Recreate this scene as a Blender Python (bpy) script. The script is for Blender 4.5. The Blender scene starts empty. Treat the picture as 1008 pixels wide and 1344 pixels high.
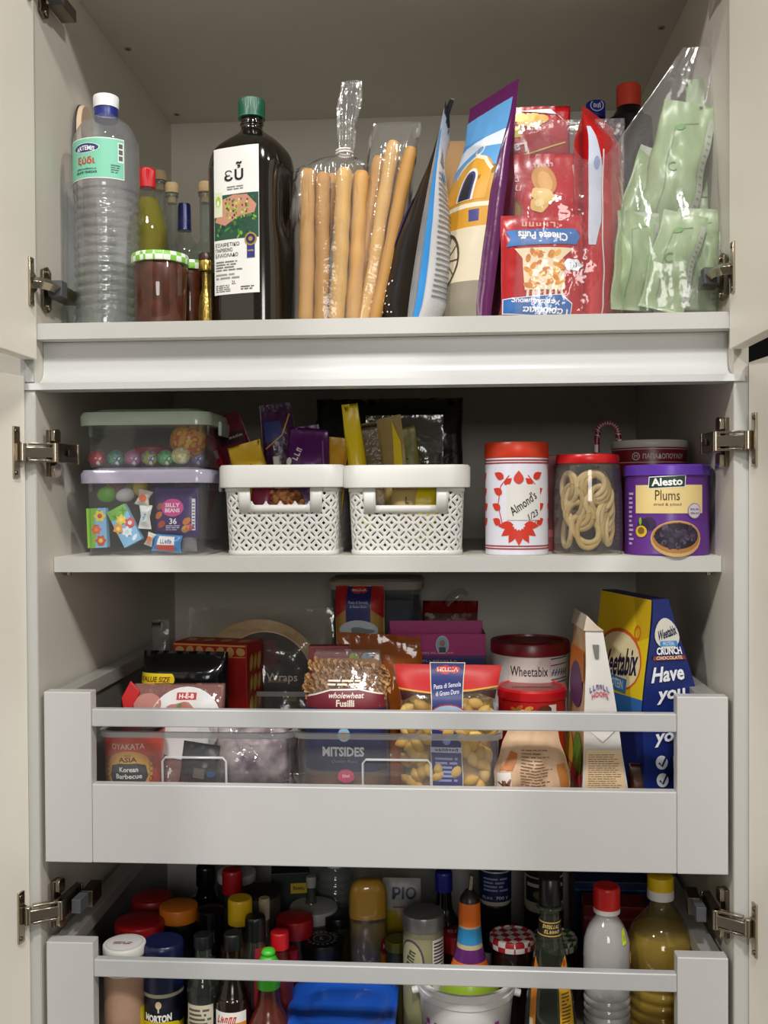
import bpy, bmesh, math, random
from mathutils import Vector, Matrix, noise

sc = bpy.context.scene
COL = sc.collection
R = math.radians
PI = math.pi
# ------------------------------------------------------------------ camera
CAM = Vector((0.521, -1.222, 0.351))
YAW, PIT, ROL, FPX = R(3.77), R(-0.79), R(-0.31), 1300.0
_F = Vector((-math.sin(YAW) * math.cos(PIT), math.cos(YAW) * math.cos(PIT), math.sin(PIT)))
_R0 = Vector((math.cos(YAW), math.sin(YAW), 0)); _U0 = _R0.cross(_F)
_R = _R0 * math.cos(ROL) + _U0 * math.sin(ROL)
_U = -_R0 * math.sin(ROL) + _U0 * math.cos(ROL)
cd = bpy.data.cameras.new('camera'); cam = bpy.data.objects.new('camera', cd); COL.objects.link(cam)
m3 = Matrix((_R, _U, -_F)).transposed()
cam.matrix_world = Matrix.Translation(CAM) @ m3.to_4x4()
cd.sensor_fit = 'VERTICAL'; cd.sensor_height = 36; cd.sensor_width = 27; cd.lens = FPX / 1344 * 36
cd.clip_start = 0.02
sc.camera = cam
# ------------------------------------------------------------------ world, lamps, exposure
wd = bpy.data.worlds.new('room_light'); sc.world = wd; wd.use_nodes = True
wd.node_tree.nodes['Background'].inputs[0].default_value = (1.0, 0.95, 0.86, 1)
wd.node_tree.nodes['Background'].inputs[1].default_value = 0.115
def lamp(name, loc, aim, size, power, col):
    l = bpy.data.lights.new(name, 'AREA'); l.shape = 'DISK'; l.size = size; l.energy = power; l.color = col
    o = bpy.data.objects.new(name, l); COL.objects.link(o); o.location = loc
    o.rotation_euler = (Vector(aim) - Vector(loc)).to_track_quat('-Z', 'Y').to_euler()
    return o
lamp('ceiling_lamp', (0.55, -1.75, 2.35), (0.45, 0.0, 0.2), 0.22, 40, (1.0, 0.968, 0.925))
lamp('ceiling_lamp', (-1.15, -1.95, 2.25), (0.40, 0.0, 0.2), 0.22, 34, (1.0, 0.968, 0.925))
lamp('ceiling_lamp', (2.05, -1.95, 2.25), (0.45, 0.0, 0.2), 0.22, 34, (1.0, 0.968, 0.925))
wl = lamp('front_fill_light', (0.75, -4.0, 0.98), (0.45, 0.0, 0.6), 0.9, 27, (1.0, 0.965, 0.92)); wl.data.shape = 'RECTANGLE'; wl.data.size_y = 1.0  # added broad fill from low in front, lifts the cabinet's back; no known window
vs = sc.view_settings
vs.view_transform = 'Standard'; vs.look = 'None'; vs.gamma = 1; vs.use_curve_mapping = False
vs.exposure = 0.14
sc.cycles.use_denoising = True
sc.cycles.transparent_max_bounces = 40
sc.cycles.max_bounces = 10
sc.cycles.sample_clamp_indirect = 4
# ------------------------------------------------------------------ measuring helpers (photo pixel on a plane -> place)
def at(px, py, Y):
    d = _F + _R * ((px - 504) / FPX) - _U * ((py - 672) / FPX)
    return CAM + d * ((Y - CAM.y) / d.y)
def onX(px, X, py=650):
    d = _F + _R * ((px - 504) / FPX) - _U * ((py - 672) / FPX)
    return CAM + d * ((X - CAM.x) / d.x)
def K(Y): return (Y - CAM.y) / FPX          # metres per photo pixel at depth Y
# ------------------------------------------------------------------ materials
def lin(h):
    h = h.lstrip('#'); r = []
    for i in (0, 2, 4):
        c = int(h[i:i + 2], 16) / 255
        r.append(c / 12.92 if c <= .04045 else ((c + .055) / 1.055) ** 2.4)
    return r + [1]
MC = {}
def _new(key, name):
    m = bpy.data.materials.new(name); m.use_nodes = True; MC[key] = m
    return m, m.node_tree.nodes, m.node_tree.links
def _noise(N, L, scale, detail=3, st=None):
    tc = N.new('ShaderNodeTexCoord'); mp = N.new('ShaderNodeMapping'); n = N.new('ShaderNodeTexNoise')
    n.inputs['Scale'].default_value = scale; n.inputs['Detail'].default_value = detail
    if st: mp.inputs['Scale'].default_value = st
    L.new(tc.outputs['Object'], mp.inputs[0]); L.new(mp.outputs[0], n.inputs['Vector'])
    return n
def M(col, rough=.5, metal=0, var=.05, scale=30, bump=0, bscale=None, coat=0, sss=0, st=None, spec=.5, col2=None):
    key = ('m', col, rough, metal, var, scale, bump, bscale, coat, sss, st, spec, col2)
    if key in MC: return MC[key]
    m, N, L = _new(key, 'surface_' + col.lstrip('#'))
    p = N['Principled BSDF']; c = lin(col)
    p.inputs['Roughness'].default_value = rough; p.inputs['Metallic'].default_value = metal
    p.inputs['Specular IOR Level'].default_value = spec
    p.inputs['Coat Weight'].default_value = coat; p.inputs['Coat Roughness'].default_value = .12
    n = _noise(N, L, scale, 4, st)
    mx = N.new('ShaderNodeMix'); mx.data_type = 'RGBA'
    a = [max(0, x * (1 - var)) for x in c[:3]] + [1]; b = [min(1, x * (1 + var)) for x in c[:3]] + [1]
    if col2: a, b = c, lin(col2)
    mx.inputs['A'].default_value = a; mx.inputs['B'].default_value = b
    if col2:
        rp = N.new('ShaderNodeMapRange'); rp.inputs[1].default_value = .38; rp.inputs[2].default_value = .62
        L.new(n.outputs[0], rp.inputs[0]); L.new(rp.outputs[0], mx.inputs['Factor'])
    else: L.new(n.outputs[0], mx.inputs['Factor'])
    L.new(mx.outputs['Result'], p.inputs['Base Color'])
    if bump:
        n2 = _noise(N, L, bscale or scale * 3, 3, st); bp = N.new('ShaderNodeBump')
        bp.inputs['Strength'].default_value = bump; bp.inputs['Distance'].default_value = .003
        L.new(n2.outputs[0], bp.inputs['Height']); L.new(bp.outputs[0], p.inputs['Normal'])
    return m
def CL(tint='#ffffff', gloss=1.0, rough=.06, body='#ffffff', haze=0.0, bump=0, scale=60, ior=1.45):
    """thin clear plastic or glass: tinted see-through, a little milky body, a Fresnel gloss"""
    key = ('c', tint, gloss, rough, body, haze, bump, scale, ior)
    if key in MC: return MC[key]
    m, N, L = _new(key, 'clear_' + tint.lstrip('#')); N.remove(N['Principled BSDF'])
    out = N['Material Output']
    t = N.new('ShaderNodeBsdfTransparent'); t.inputs[0].default_value = lin(tint)
    d = N.new('ShaderNodeBsdfDiffuse'); d.inputs[0].default_value = lin(body)
    g = N.new('ShaderNodeBsdfGlossy'); g.inputs['Roughness'].default_value = rough
    fr = N.new('ShaderNodeLayerWeight'); fr.inputs['Blend'].default_value = .5
    pw = N.new('ShaderNodeMath'); pw.operation = 'POWER'; pw.inputs[1].default_value = 4.0
    mu = N.new('ShaderNodeMath'); mu.operation = 'MULTIPLY_ADD'; mu.inputs[1].default_value = gloss * .8; mu.inputs[2].default_value = .045 * gloss; mu.use_clamp = True
    m1 = N.new('ShaderNodeMixShader'); m1.inputs[0].default_value = haze
    m2 = N.new('ShaderNodeMixShader')
    L.new(t.outputs[0], m1.inputs[1]); L.new(d.outputs[0], m1.inputs[2])
    L.new(fr.outputs['Facing'], pw.inputs[0]); L.new(pw.outputs[0], mu.inputs[0]); L.new(mu.outputs[0], m2.inputs[0])
    L.new(m1.outputs[0], m2.inputs[1]); L.new(g.outputs[0], m2.inputs[2]); L.new(m2.outputs[0], out.inputs[0])
    if bump:
        n2 = _noise(N, L, scale, 3); bp = N.new('ShaderNodeBump')
        bp.inputs['Strength'].default_value = bump; bp.inputs['Distance'].default_value = .004
        L.new(n2.outputs[0], bp.inputs['Height']); L.new(bp.outputs[0], g.inputs['Normal']); L.new(bp.outputs[0], fr.inputs['Normal'])
    return m
def CHK(c1, c2, scale, rough=.4):
    key = ('k', c1, c2, scale)
    if key in MC: return MC[key]
    m, N, L = _new(key, 'gingham_' + c1.lstrip('#'))
    p = N['Principled BSDF']; p.inputs['Roughness'].default_value = rough
    tc = N.new('ShaderNodeTexCoord'); mp = N.new('ShaderNodeMapping'); mp.inputs['Rotation'].default_value = (0, 0, R(38))
    mp.inputs['Location'].default_value = (.0013, .0017, .0021)
    ck = N.new('ShaderNodeTexChecker'); ck.inputs['Scale'].default_value = scale
    ck.inputs[1].default_value = lin(c1); ck.inputs[2].default_value = lin(c2)
    L.new(tc.outputs['Object'], mp.inputs[0]); L.new(mp.outputs[0], ck.inputs[0]); L.new(ck.outputs[0], p.inputs['Base Color'])
    return m
WHITE = M('#dedad0', .45, var=.03, scale=12); EDGE = M('#bfbfbb', .4, var=.02)
DOORM = M('#f0ebdf', .42, var=.03, scale=8)
INNER = M('#cfcabf', .5, var=.04, scale=14)
GREYM = M('#d2d2d1', .38, metal=.25, var=.02, bump=.03, bscale=300)
STEEL = M('#b5aa98', .22, metal=1, var=.06); STEELD = M('#7a7062', .3, metal=1, var=.08)
DGREY = M('#4a4c50', .5)
# ------------------------------------------------------------------ mesh helpers
def spline(pts, n):
    """Catmull-Rom through points (tuples)"""
    out = []; P_ = [pts[0]] + list(pts) + [pts[-1]]
    for i in range(1, len(P_) - 2):
        a, b, c, d = P_[i - 1], P_[i], P_[i + 1], P_[i + 2]
        for k in range(n):
            t = k / n
            out.append(tuple(.5 * (2 * y + (z - x) * t + (2 * x - 5 * y + 4 * z - w) * t * t + (3 * y - x - 3 * z + w) * t ** 3) for x, y, z, w in zip(a, b, c, d)))
    out.append(tuple(pts[-1])); return out
def circ(n=32, e=2.0, sx=1, sy=1, ph=0):
    """unit cross-section, e = superellipse exponent"""
    o = []
    for i in range(n):
        a = 2 * PI * i / n + ph; c, s = math.cos(a), math.sin(a)
        k = (abs(c) ** e + abs(s) ** e) ** (-1 / e)
        o.append((c * k * sx, s * k * sy))
    return o
class MB:
    def __init__(s): s.v = []; s.f = []; s.m = []
    def add(s, vs_, fs, mi=0):
        b = len(s.v); s.v += [tuple(v) for v in vs_]
        for f in fs: s.f.append([b + i for i in f]); s.m.append(mi)
        return s
    def box(s, x0, x1, y0, y1, z0, z1, mi=0):
        v = [(x, y, z) for z in (z0, z1) for y in (y0, y1) for x in (x0, x1)]
        return s.add(v, [(0, 2, 3, 1), (4, 5, 7, 6), (0, 1, 5, 4), (2, 6, 7, 3), (0, 4, 6, 2), (1, 3, 7, 5)], mi)
    def grid(s, fn, nu, nv, mi=0, cu=False, flip=False):
        """fn(a,b), a,b in 0..1"""
        v = [fn(i / nu, j / nv) for j in range(nv + 1) for i in range(nu if cu else nu + 1)]
        w = nu if cu else nu + 1; f = []
        for j in range(nv):
            for i in range(nu):
                a = j * w + i; b = j * w + (i + 1) % w
                q = (a, b, b + w, a + w); f.append(q[::-1] if flip else q)
        return s.add(v, f, mi)
    def loft(s, rings, mi=0, cb=True, ct=True):
        n = len(rings[0]); v = [p for r in rings for p in r]; f = []
        for j in range(len(rings) - 1):
            for i in range(n):
                a = j * n + i; b = j * n + (i + 1) % n
                f.append((a, b, b + n, a + n))
        if cb: f.append(tuple(range(n))[::-1])
        if ct: f.append(tuple((len(rings) - 1) * n + i for i in range(n)))
        return s.add(v, f, mi)
    def lathe(s, prof, n=32, mi=0, sec=None, cb=True, ct=True, c=(0, 0, 0)):
        sec = sec or circ(n)
        return s.loft([[(c[0] + r * x, c[1] + r * y, c[2] + z) for x, y in sec] for r, z in prof], mi, cb, ct)
    def tube(s, pts, r, n=8, mi=0, cap=True, flat=1):
        P_ = [Vector(p) for p in pts]; rings = []; up = Vector((0.31, 0.17, .93))
        for i, p in enumerate(P_):
            t = (P_[min(i + 1, len(P_) - 1)] - P_[max(i - 1, 0)]).normalized()
            a = up - t * up.dot(t); a.normalize(); up = a; b = t.cross(a)
            rr = r[i] if isinstance(r, (list, tuple)) else r
            rings.append([p + a * (rr * math.cos(2 * PI * k / n)) + b * (rr * flat * math.sin(2 * PI * k / n)) for k in range(n)])
        return s.loft(rings, mi, cap, cap)
    def prism(s, poly, a0, a1, axis='x', mi=0):
        """poly in the two other axes, extruded along axis"""
        o = {'x': lambda p, a: (a, p[0], p[1]), 'y': lambda p, a: (p[0], a, p[1]), 'z': lambda p, a: (p[0], p[1], a)}[axis]
        n = len(poly); v = [o(p, a0) for p in poly] + [o(p, a1) for p in poly]
        f = [tuple(range(n)), tuple(range(n, 2 * n))[::-1]] + [(i, i + n, (i + 1) % n + n, (i + 1) % n) for i in range(n)]
        return s.add(v, f, mi)
    def sph(s, c, r, n=16, mi=0, sz=1, sx=1, sy=1):
        m_ = n // 2
        return s.loft([[(c[0] + sx * r * math.sin(PI * max(j, .02) / m_) * math.cos(2 * PI * i / n), c[1] + sy * r * math.sin(PI * max(j, .02) / m_) * math.sin(2 * PI * i / n), c[2] - sz * r * math.cos(PI * j / m_)) for i in range(n)] for j in [x if x < m_ else m_ - .02 for x in range(m_ + 1)]], mi)
    def xf(s, mtx, start=0):
        for i in range(start, len(s.v)): s.v[i] = tuple(mtx @ Vector(s.v[i]))
        return s
    def build(s, name, mats, parent=None, smooth=True, bevel=0, solid=0, ang=38, sub=0):
        me = bpy.data.meshes.new(name); me.from_pydata(s.v, [], s.f)
        for mt in (mats if isinstance(mats, (list, tuple)) else [mats]): me.materials.append(mt)
        me.polygons.foreach_set('material_index', s.m)
        bm = bmesh.new(); bm.from_mesh(me); bmesh.ops.recalc_face_normals(bm, faces=bm.faces); bm.to_mesh(me); bm.free()
        if smooth:
            me.shade_smooth(); me.set_sharp_from_angle(angle=R(ang))
        else: me.shade_flat()
        o = bpy.data.objects.new(name, me); COL.objects.link(o); o.parent = parent
        if solid:
            k = o.modifiers.new('thickness', 'SOLIDIFY'); k.thickness = solid; k.offset = 0
        if bevel:
            k = o.modifiers.new('edges', 'BEVEL'); k.width = bevel; k.segments = 2; k.limit_method = 'ANGLE'; k.angle_limit = R(50)
        if sub:
            k = o.modifiers.new('smooth', 'SUBSURF'); k.levels = k.render_levels = sub
        return o
def tag(o, label, cat, group=None):
    o['label'] = label; o['category'] = cat
    if group: o['group'] = group
    return o
def thing(name, label, cat, loc=(0, 0, 0), rz=0, rx=0, ry=0, group=None):
    o = bpy.data.objects.new(name, None); COL.objects.link(o); o.empty_display_size = .02
    o.location = loc; o.rotation_euler = (R(rx), R(ry), R(rz))
    return tag(o, label, cat, group)
def struct(o, label):
    o['kind'] = 'structure'; o['label'] = label; return o
# ------------------------------------------------------------------ print on surfaces
TXT = {}
def textmesh(s, bold=0):
    k = (s, bold)
    if k in TXT: return TXT[k]
    c = bpy.data.curves.new('t', 'FONT'); c.body = s; c.resolution_u = 2; c.offset = bold; c.size = 1
    o = bpy.data.objects.new('t', c); me = bpy.data.meshes.new_from_object(o)
    v = [(p.co.x, p.co.y) for p in me.vertices]; f = [tuple(p.vertices) for p in me.polygons]
    bpy.data.objects.remove(o); bpy.data.curves.remove(c); bpy.data.meshes.remove(me)
    if v:
        x0 = min(p[0] for p in v); x1 = max(p[0] for p in v); y0 = min(p[1] for p in v); y1 = max(p[1] for p in v)
        v = [((x - (x0 + x1) / 2) / (y1 - y0), (y - (y0 + y1) / 2) / (y1 - y0)) for x, y in v]
        TXT[k] = (v, f, (x1 - x0) / (y1 - y0))
    else: TXT[k] = ([], [], 1)
    return TXT[k]
class Art:
    def __init__(s): s.e = []
    def poly(s, pts, col, L=1): s.e.append(([tuple(p) for p in pts], [tuple(range(len(pts)))], col, L)); return s
    def rect(s, x0, y0, x1, y1, col, L=0): return s.poly([(x0, y0), (x1, y0), (x1, y1), (x0, y1)], col, L)
    def ell(s, cx, cy, rx, ry, col, L=1, n=22, rot=0, k=0, amp=0):
        p = []
        for i in range(n):
            a = 2 * PI * i / n; q = 1 + amp * math.cos(k * a); x, y = rx * q * math.cos(a), ry * q * math.sin(a)
            p.append((cx + x * math.cos(rot) - y * math.sin(rot), cy + x * math.sin(rot) + y * math.cos(rot)))
        return s.poly(p, col, L)
    def ring(s, cx, cy, rx, ry, w, col, L=1, n=28):
        o = [(cx + rx * math.cos(2 * PI * i / n), cy + ry * math.sin(2 * PI * i / n)) for i in range(n)]
        i_ = [(cx + (rx - w) * math.cos(2 * PI * i / n), cy + (ry - w) * math.sin(2 * PI * i / n)) for i in range(n)]
        s.e.append((o + i_, [(i, (i + 1) % n, (i + 1) % n + n, i + n) for i in range(n)], col, L)); return s
    def stroke(s, pts, w, col, L=2):
        v = []; n = len(pts)
        for i, p in enumerate(pts):
            a = pts[max(i - 1, 0)]; b = pts[min(i + 1, n - 1)]; dx, dy = b[0] - a[0], b[1] - a[1]; l = math.hypot(dx, dy) or 1
            ww = (w[i] if isinstance(w, (list, tuple)) else w) / 2
            v += [(p[0] - dy / l * ww, p[1] + dx / l * ww), (p[0] + dy / l * ww, p[1] - dx / l * ww)]
        s.e.append((v, [(2 * i, 2 * i + 1, 2 * i + 3, 2 * i + 2) for i in range(n - 1)], col, L)); return s
    def text(s, t, cx, cy, h, col, L=3, w=None, bold=.0, rot=0, sh=0, arc=0):
        v, f, asp = textmesh(t, bold); sx = h if w is None else w / asp; o = []
        c, q = math.cos(R(rot)), math.sin(R(rot))
        for x, y in v:
            X_, Y_ = (x + sh * y) * sx, y * h
            if arc: Y_ -= X_ * X_ * arc
            o.append((cx + X_ * c - Y_ * q, cy + X_ * q + Y_ * c))
        if o: s.e.append((o, f, col, L))
        return s
    def mark(s, n, cx, cy, h, col, L=3, w=None, bold=0, rot=0, sh=0, arc=0):
        """a row of n letter-like marks, for print the photo shows but does not let one read"""
        rr = random.Random(n * 7 + int(abs(cx) * 1e5)); w = w or n * h * .62; lw = w / n; c, q = math.cos(R(rot)), math.sin(R(rot))
        for i in range(n):
            x = -w / 2 + (i + .5) * lw; a_ = lw * .36; hh = h * rr.uniform(.34, .5); k = rr.randrange(3)
            bars = [(x - a_, x - a_ * .3, -hh, hh)] + ([(x + a_ * .3, x + a_, -hh, hh * .6)] if k else []) + [(x - a_, x + a_, (-hh, -h * .08, hh * .5)[k], (-hh * .5, h * .1, hh)[k])]
            for x0, x1, y0, y1 in bars:
                p = [(xx + sh * yy, yy - xx * xx * arc) for xx, yy in ((x0, y0), (x1, y0), (x1, y1), (x0, y1))]
                s.poly([(cx + X_ * c - Y_ * q, cy + X_ * q + Y_ * c) for X_, Y_ in p], col, L)
        return s
    def para(s, x0, y0, x1, y1, n, col, L=3, seed=1, fill=.5, rag=.35, rot=0):
        """rows of print too small to read"""
        rr = random.Random(seed); dy = (y1 - y0) / n; cx, cy = (x0 + x1) / 2, (y0 + y1) / 2; c, q = math.cos(R(rot)), math.sin(R(rot))
        for i in range(n):
            y = y1 - (i + .5) * dy; x = x0; xe = x1 - (x1 - x0) * rag * rr.random()
            while x < xe - dy * .5:
                w = min(dy * rr.uniform(1, 4.5), xe - x); h = dy * fill / 2
                s.poly([(cx + (a - cx) * c - (b - cy) * q, cy + (a - cx) * q + (b - cy) * c) for a, b in ((x, y - h), (x + w, y - h), (x + w, y + h), (x, y + h))], col, L)
                x += w + dy * .5
        return s
    def build(s, parent, name, surf, step=.006, base=.0004, dl=.00016, rough=.45, mats=None, metal=0):
        bm = bmesh.new(); cols = []; lay = bm.faces.layers.int.new('L')
        for v, f, col, L in s.e:
            if col not in cols: cols.append(col)
            vv = [bm.verts.new((x, y, L)) for x, y in v]
            for q in f:
                try: fc = bm.faces.new([vv[i] for i in q])
                except ValueError: continue
                fc.material_index = cols.index(col)
        bmesh.ops.triangulate(bm, faces=[f for f in bm.faces if len(f.verts) > 4])
        if step:
            for ax in (0, 1):
                c = [v.co[ax] for v in bm.verts]; a, b = min(c), max(c); k = math.floor(a / step) + 1
                while k * step < b:
                    co = [0, 0, 0]; co[ax] = k * step; no = [0, 0, 0]; no[ax] = 1
                    bmesh.ops.bisect_plane(bm, geom=bm.verts[:] + bm.edges[:] + bm.faces[:], plane_co=co, plane_no=no, dist=1e-7); k += 1
        for v in bm.verts: v.co = surf(v.co.x, v.co.y, base + dl * v.co.z)
        me = bpy.data.meshes.new(name); bm.to_mesh(me); bm.free()
        for c in cols: me.materials.append((mats or {}).get(c) or M(c, rough, metal=metal, var=.03))
        me.shade_smooth()
        o = bpy.data.objects.new(name, me); COL.objects.link(o); o.parent = parent
        return o
def S_cyl(r, a0=-90, c=(0, 0), sy=1, z0=0):
    """u along the girth, v up; r number or function of height"""
    def f(u, v, o):
        rr = r(v) if callable(r) else r; a = R(a0) + u / rr
        return Vector((c[0] + (rr + o) * math.cos(a), c[1] + (rr + o) * sy * math.sin(a), z0 + v))
    return f
def S_flat(org, ux, uy, n):
    org, ux, uy, n = Vector(org), Vector(ux), Vector(uy), Vector(n)
    return lambda u, v, o: org + ux * u + uy * v + n * o
def S_front(y, x0=0, z0=0): return S_flat((x0, y, z0), (1, 0, 0), (0, 0, 1), (0, -1, 0))
def S_top(z, x0=0, y0=0): return S_flat((x0, y0, z), (1, 0, 0), (0, 1, 0), (0, 0, 1))

# ================================================================== the cabinet
W, D = 0.864, 0.628
Z1, Z2, ZT = 0.574, 0.276, 1.060
ZD1, ZD2 = -0.088, -0.400
def sbox(name, label, dims, mt, bevel=.0008):
    return struct(MB().box(*dims).build(name, mt, None, False, bevel), label)
sbox('wall_left', 'left inner side panel of the white cabinet', (-.018, 0, 0, D, -1.0, 1.078), INNER)
sbox('wall_right', 'right inner side panel of the white cabinet', (W, W + .018, 0, D, -1.0, 1.078), INNER)
sbox('wall_back', 'back panel of the white cabinet', (-.018, W + .018, D, D + .008, -1.0, 1.078), INNER)
ceil_ = sbox('ceiling', 'top panel of the cabinet seen from below', (0, W, .002, D, ZT, ZT + .018), INNER)
sbox('floor', 'unseen panel added below the drawers to block light', (0, W, .002, D, -.62, -.602), INNER)  # out of view, added to keep light from leaking in below
for (px, py) in ((168, 64), (868, 36), (232, 150)):
    d_ = _F + _R * ((px - 504) / FPX) - _U * ((py - 672) / FPX); q = CAM + d_ * ((ZT - CAM.z) / d_.z)
    if q.y > D - .01: q.y = D - .02
    MB().lathe([(.0055, -.0012), (.0055, 0)], 16, c=(q.x, q.y, ZT)).lathe([(.0025, -.0018), (.0025, -.001)], 8, 1, c=(q.x, q.y, ZT)).build('screw_cap', [M('#8a8478', .5), M('#3c3832', .5)], ceil_)
for sx, X_ in ((0, -.018), (1, W)):
    struct(MB().box(X_ + .0005, X_ + .0175, -.0012, 0, -1.0, .488).build('trim_%d' % (sx + 2), EDGE, None, False), 'white front edge of the %s side panel' % ('right' if sx else 'left'))
g = [(-.004, .490), (-.004, .4985), (.004, .4992), (.012, .5015), (.019, .506), (.023, .513), (.0245, .522), (.0245, .5535), (.03, .5535), (.03, .490)]
tr = MB().prism(g[:3] + [(.004, .490)], -.012, W + .012).prism(g[2:] + [(.004, .490)], .0005, W - .0005)
struct(tr.build('trim_1', M('#c8c9c8', .3, var=.02), None, True, ang=30), 'white grip channel between upper and lower doors')
struct(MB().box(-.0175, -.0005, -.004, -.0005, .500, .553).box(-.0175, -.012, -.0042, -.0005, .49, .553).build('trim_4', M('#aeb0ad', .3, var=.03), None, False), 'grey end piece of the grip channel at the left')
sbox('wall_beside_left', 'white front of the neighbouring unit on the left', (-.6, -.0195, .01, .03, -1.0, 1.08), WHITE)
sbox('wall_dark_gap_right', 'black panel added to fill the dark gap on the right', (W + .0195, W + .7, .01, .03, -1.0, 1.08), M('#060606', .7, spec=.1))  # added black sheet standing in for the darkness beside the cabinet
def shelf(label, y0, z):
    s = thing('cabinet_shelf', label, 'shelf', (W / 2, y0, z - .02))
    MB().box(-W / 2 + .0006, W / 2 - .0006, .0015, D - y0 - .001, 0, .02).build('board', M('#d3cfc5', .5, var=.03), s, False)
    MB().box(-W / 2 + .0006, W / 2 - .0006, 0, .0013, 0, .02).build('edge_band', EDGE, s, False)
    return s
shelf('white upper shelf carrying bottles and snack bags', 0.0, Z1)
s2 = shelf('white middle shelf carrying baskets, tins and clear boxes', .052, Z2)
for px in (W / 2 - .008, -W / 2 + .008):
    MB().lathe([(.004, -.006), (.004, 0)], 10).tube([(0, 0, -.004), (.006 if px > 0 else -.006, 0, -.004)], .0025).xf(Matrix.Translation((px, .03, 0))).build('shelf_pin', STEEL, s2)
# ---- doors and hinges
def door(name, label, x0, x1, hx, ang, z0, z1):
    """hinge line at (hx,-.003); built closed towards the camera, then swung"""
    o = thing(name, label, 'door', (hx, -.004, z0)); del o['category']; o['kind'] = 'structure'
    MB().box(x0 - hx, x1 - hx, -.445, 0, 0, z1 - z0).build('door_panel', DOORM, o, False, .0008)
    o.rotation_euler[2] = R(ang); return o
dUL = door('door_1', 'upper left cabinet door standing open', -.014, .004, .004, -.6, .528, 1.09)
dUR = door('door_2', 'upper right cabinet door standing open', W - .006, W + .012, W - .006, .4, .528, 1.09)
dLL = door('door_3', 'lower left cabinet door standing open', -.030, -.0125, -.0125, -12.0, -1.0, .507)
dLR = door('door_4', 'lower right cabinet door standing open', W + .0165, W + .034, W + .0165, 6.5, -1.0, .512)
def plate(w, h, t, s):
    """hinge cup plate on the door face; w out along -y, h up; s = towards the opening"""
    p = [(-.006, -h / 2), (.006, -h / 2), (.006, -h * .22), (.015, -h * .12), (.017, 0), (.015, h * .12), (.006, h * .22), (.006, h / 2), (-.006, h / 2)]
    return MB().prism(p, 0, s * t, 'x')
def hinge_small(dr, sgn, hx, z):
    zl = z - dr.location.z
    h = plate(.03, .060, .003, sgn).xf(Matrix.Translation((0, -.018, zl)))
    h = h.build('hinge', STEEL, dr, True, .0006)
    def sub(name, mb, mt): return mb.build(name, mt, h, True, .0005)
    for k in (-1, 1): sub('screw', MB().tube([(sgn * .0025, -.019, zl + k * .025), (sgn * .0042, -.019, zl + k * .025)], .003, 10), STEELD)
    sub('hinge_arm', MB().tube([(sgn * .002, -.012, zl), (sgn * .010, -.010, zl), (sgn * .016, .004, zl), (sgn * .016, .024, zl)], .0075, 4), STEEL)
    sub('damper', MB().box(*sorted((sgn * .006, sgn * .024)), .022, .040, zl - .010, zl + .010), DGREY)
    sub('arm_body', MB().box(*sorted((sgn * .000, sgn * .020)), .038, .090, zl - .009, zl + .007), STEELD)
    sub('mounting_plate', MB().prism([(.02, -.024), (.034, -.03), (.045, -.024), (.045, .024), (.034, .03), (.02, .024)], 0, sgn * .004).xf(Matrix.Translation((-sgn * .003, 0, zl))), STEELD)
    for k in (-1, 1): sub('screw', MB().tube([(sgn * .001, .034, zl + k * .022), (sgn * .0035, .034, zl + k * .022)], .004, 10), STEEL)
for zz in (.622, 1.000):
    hinge_small(dUL, 1, 0, zz); hinge_small(dUR, -1, 0, zz)
def hinge_large(dr, sgn, z):
    zl = z - dr.location.z
    h = plate(.03, .064, .003, sgn).xf(Matrix.Translation((0, -.020, zl))).build('hinge', STEEL, dr, True, .0006)
    def sub(name, mb, mt): return mb.build(name, mt, h, True, .0006)
    def bar(x0, y0, x1, y1, w, t, dz=0):
        mb = MB().box(0, math.hypot(x1 - x0, y1 - y0), -t / 2, t / 2, -w / 2, w / 2)
        return mb.xf(Matrix.Translation((x0, y0, zl + dz)) @ Matrix.Rotation(math.atan2(y1 - y0, x1 - x0), 4, 'Z'))
    for k in (-1, 1): sub('screw', MB().tube([(sgn * .0025, -.022, zl + k * .026), (sgn * .0045, -.022, zl + k * .026)], .003, 10), STEELD)
    sub('pivot', MB().tube([(sgn * .007, -.014, zl - .011), (sgn * .007, -.014, zl + .011)], .0045, 10), STEEL)
    sub('hinge_arm', bar(sgn * .008, -.014, sgn * .034, .010, .013, .006), STEEL)
    for k in (-1, 1): sub('side_link', bar(sgn * .010, -.008, sgn * .036, .016, .003, .008, k * .0105), STEEL)
    sub('pivot', MB().tube([(sgn * .036, .012, zl - .012), (sgn * .036, .012, zl + .012)], .004, 10), STEEL)
    sub('arm_body', bar(sgn * .034, .014, sgn * .026, .070, .024, .010), STEELD)
    sub('end_clip', bar(sgn * .034, .066, sgn * .022, .070, .026, .003), STEEL)
    sub('slot', bar(sgn * .0385, .036, sgn * .0355, .056, .008, .002), M('#1b1815', .5))
    sub('mounting_plate', MB().prism([(.024, -.030), (.040, -.030), (.040, .030), (.024, .030)], sgn * .0135, sgn * .019).xf(Matrix.Translation((0, 0, zl))), STEELD)
    for k in (-1, 1): sub('mounting_knob', MB().prism([(.026, -.006), (.029, -.009), (.037, -.009), (.040, -.006), (.040, .006), (.037, .009), (.029, .009), (.026, .006)], sgn * .019, sgn * .025).xf(Matrix.Translation((0, 0, zl + k * .022))), STEEL)
    return h, sub, bar, zl
hl = [hinge_large(dLL, 1, .411), hinge_large(dLR, -1, .418)]
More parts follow.
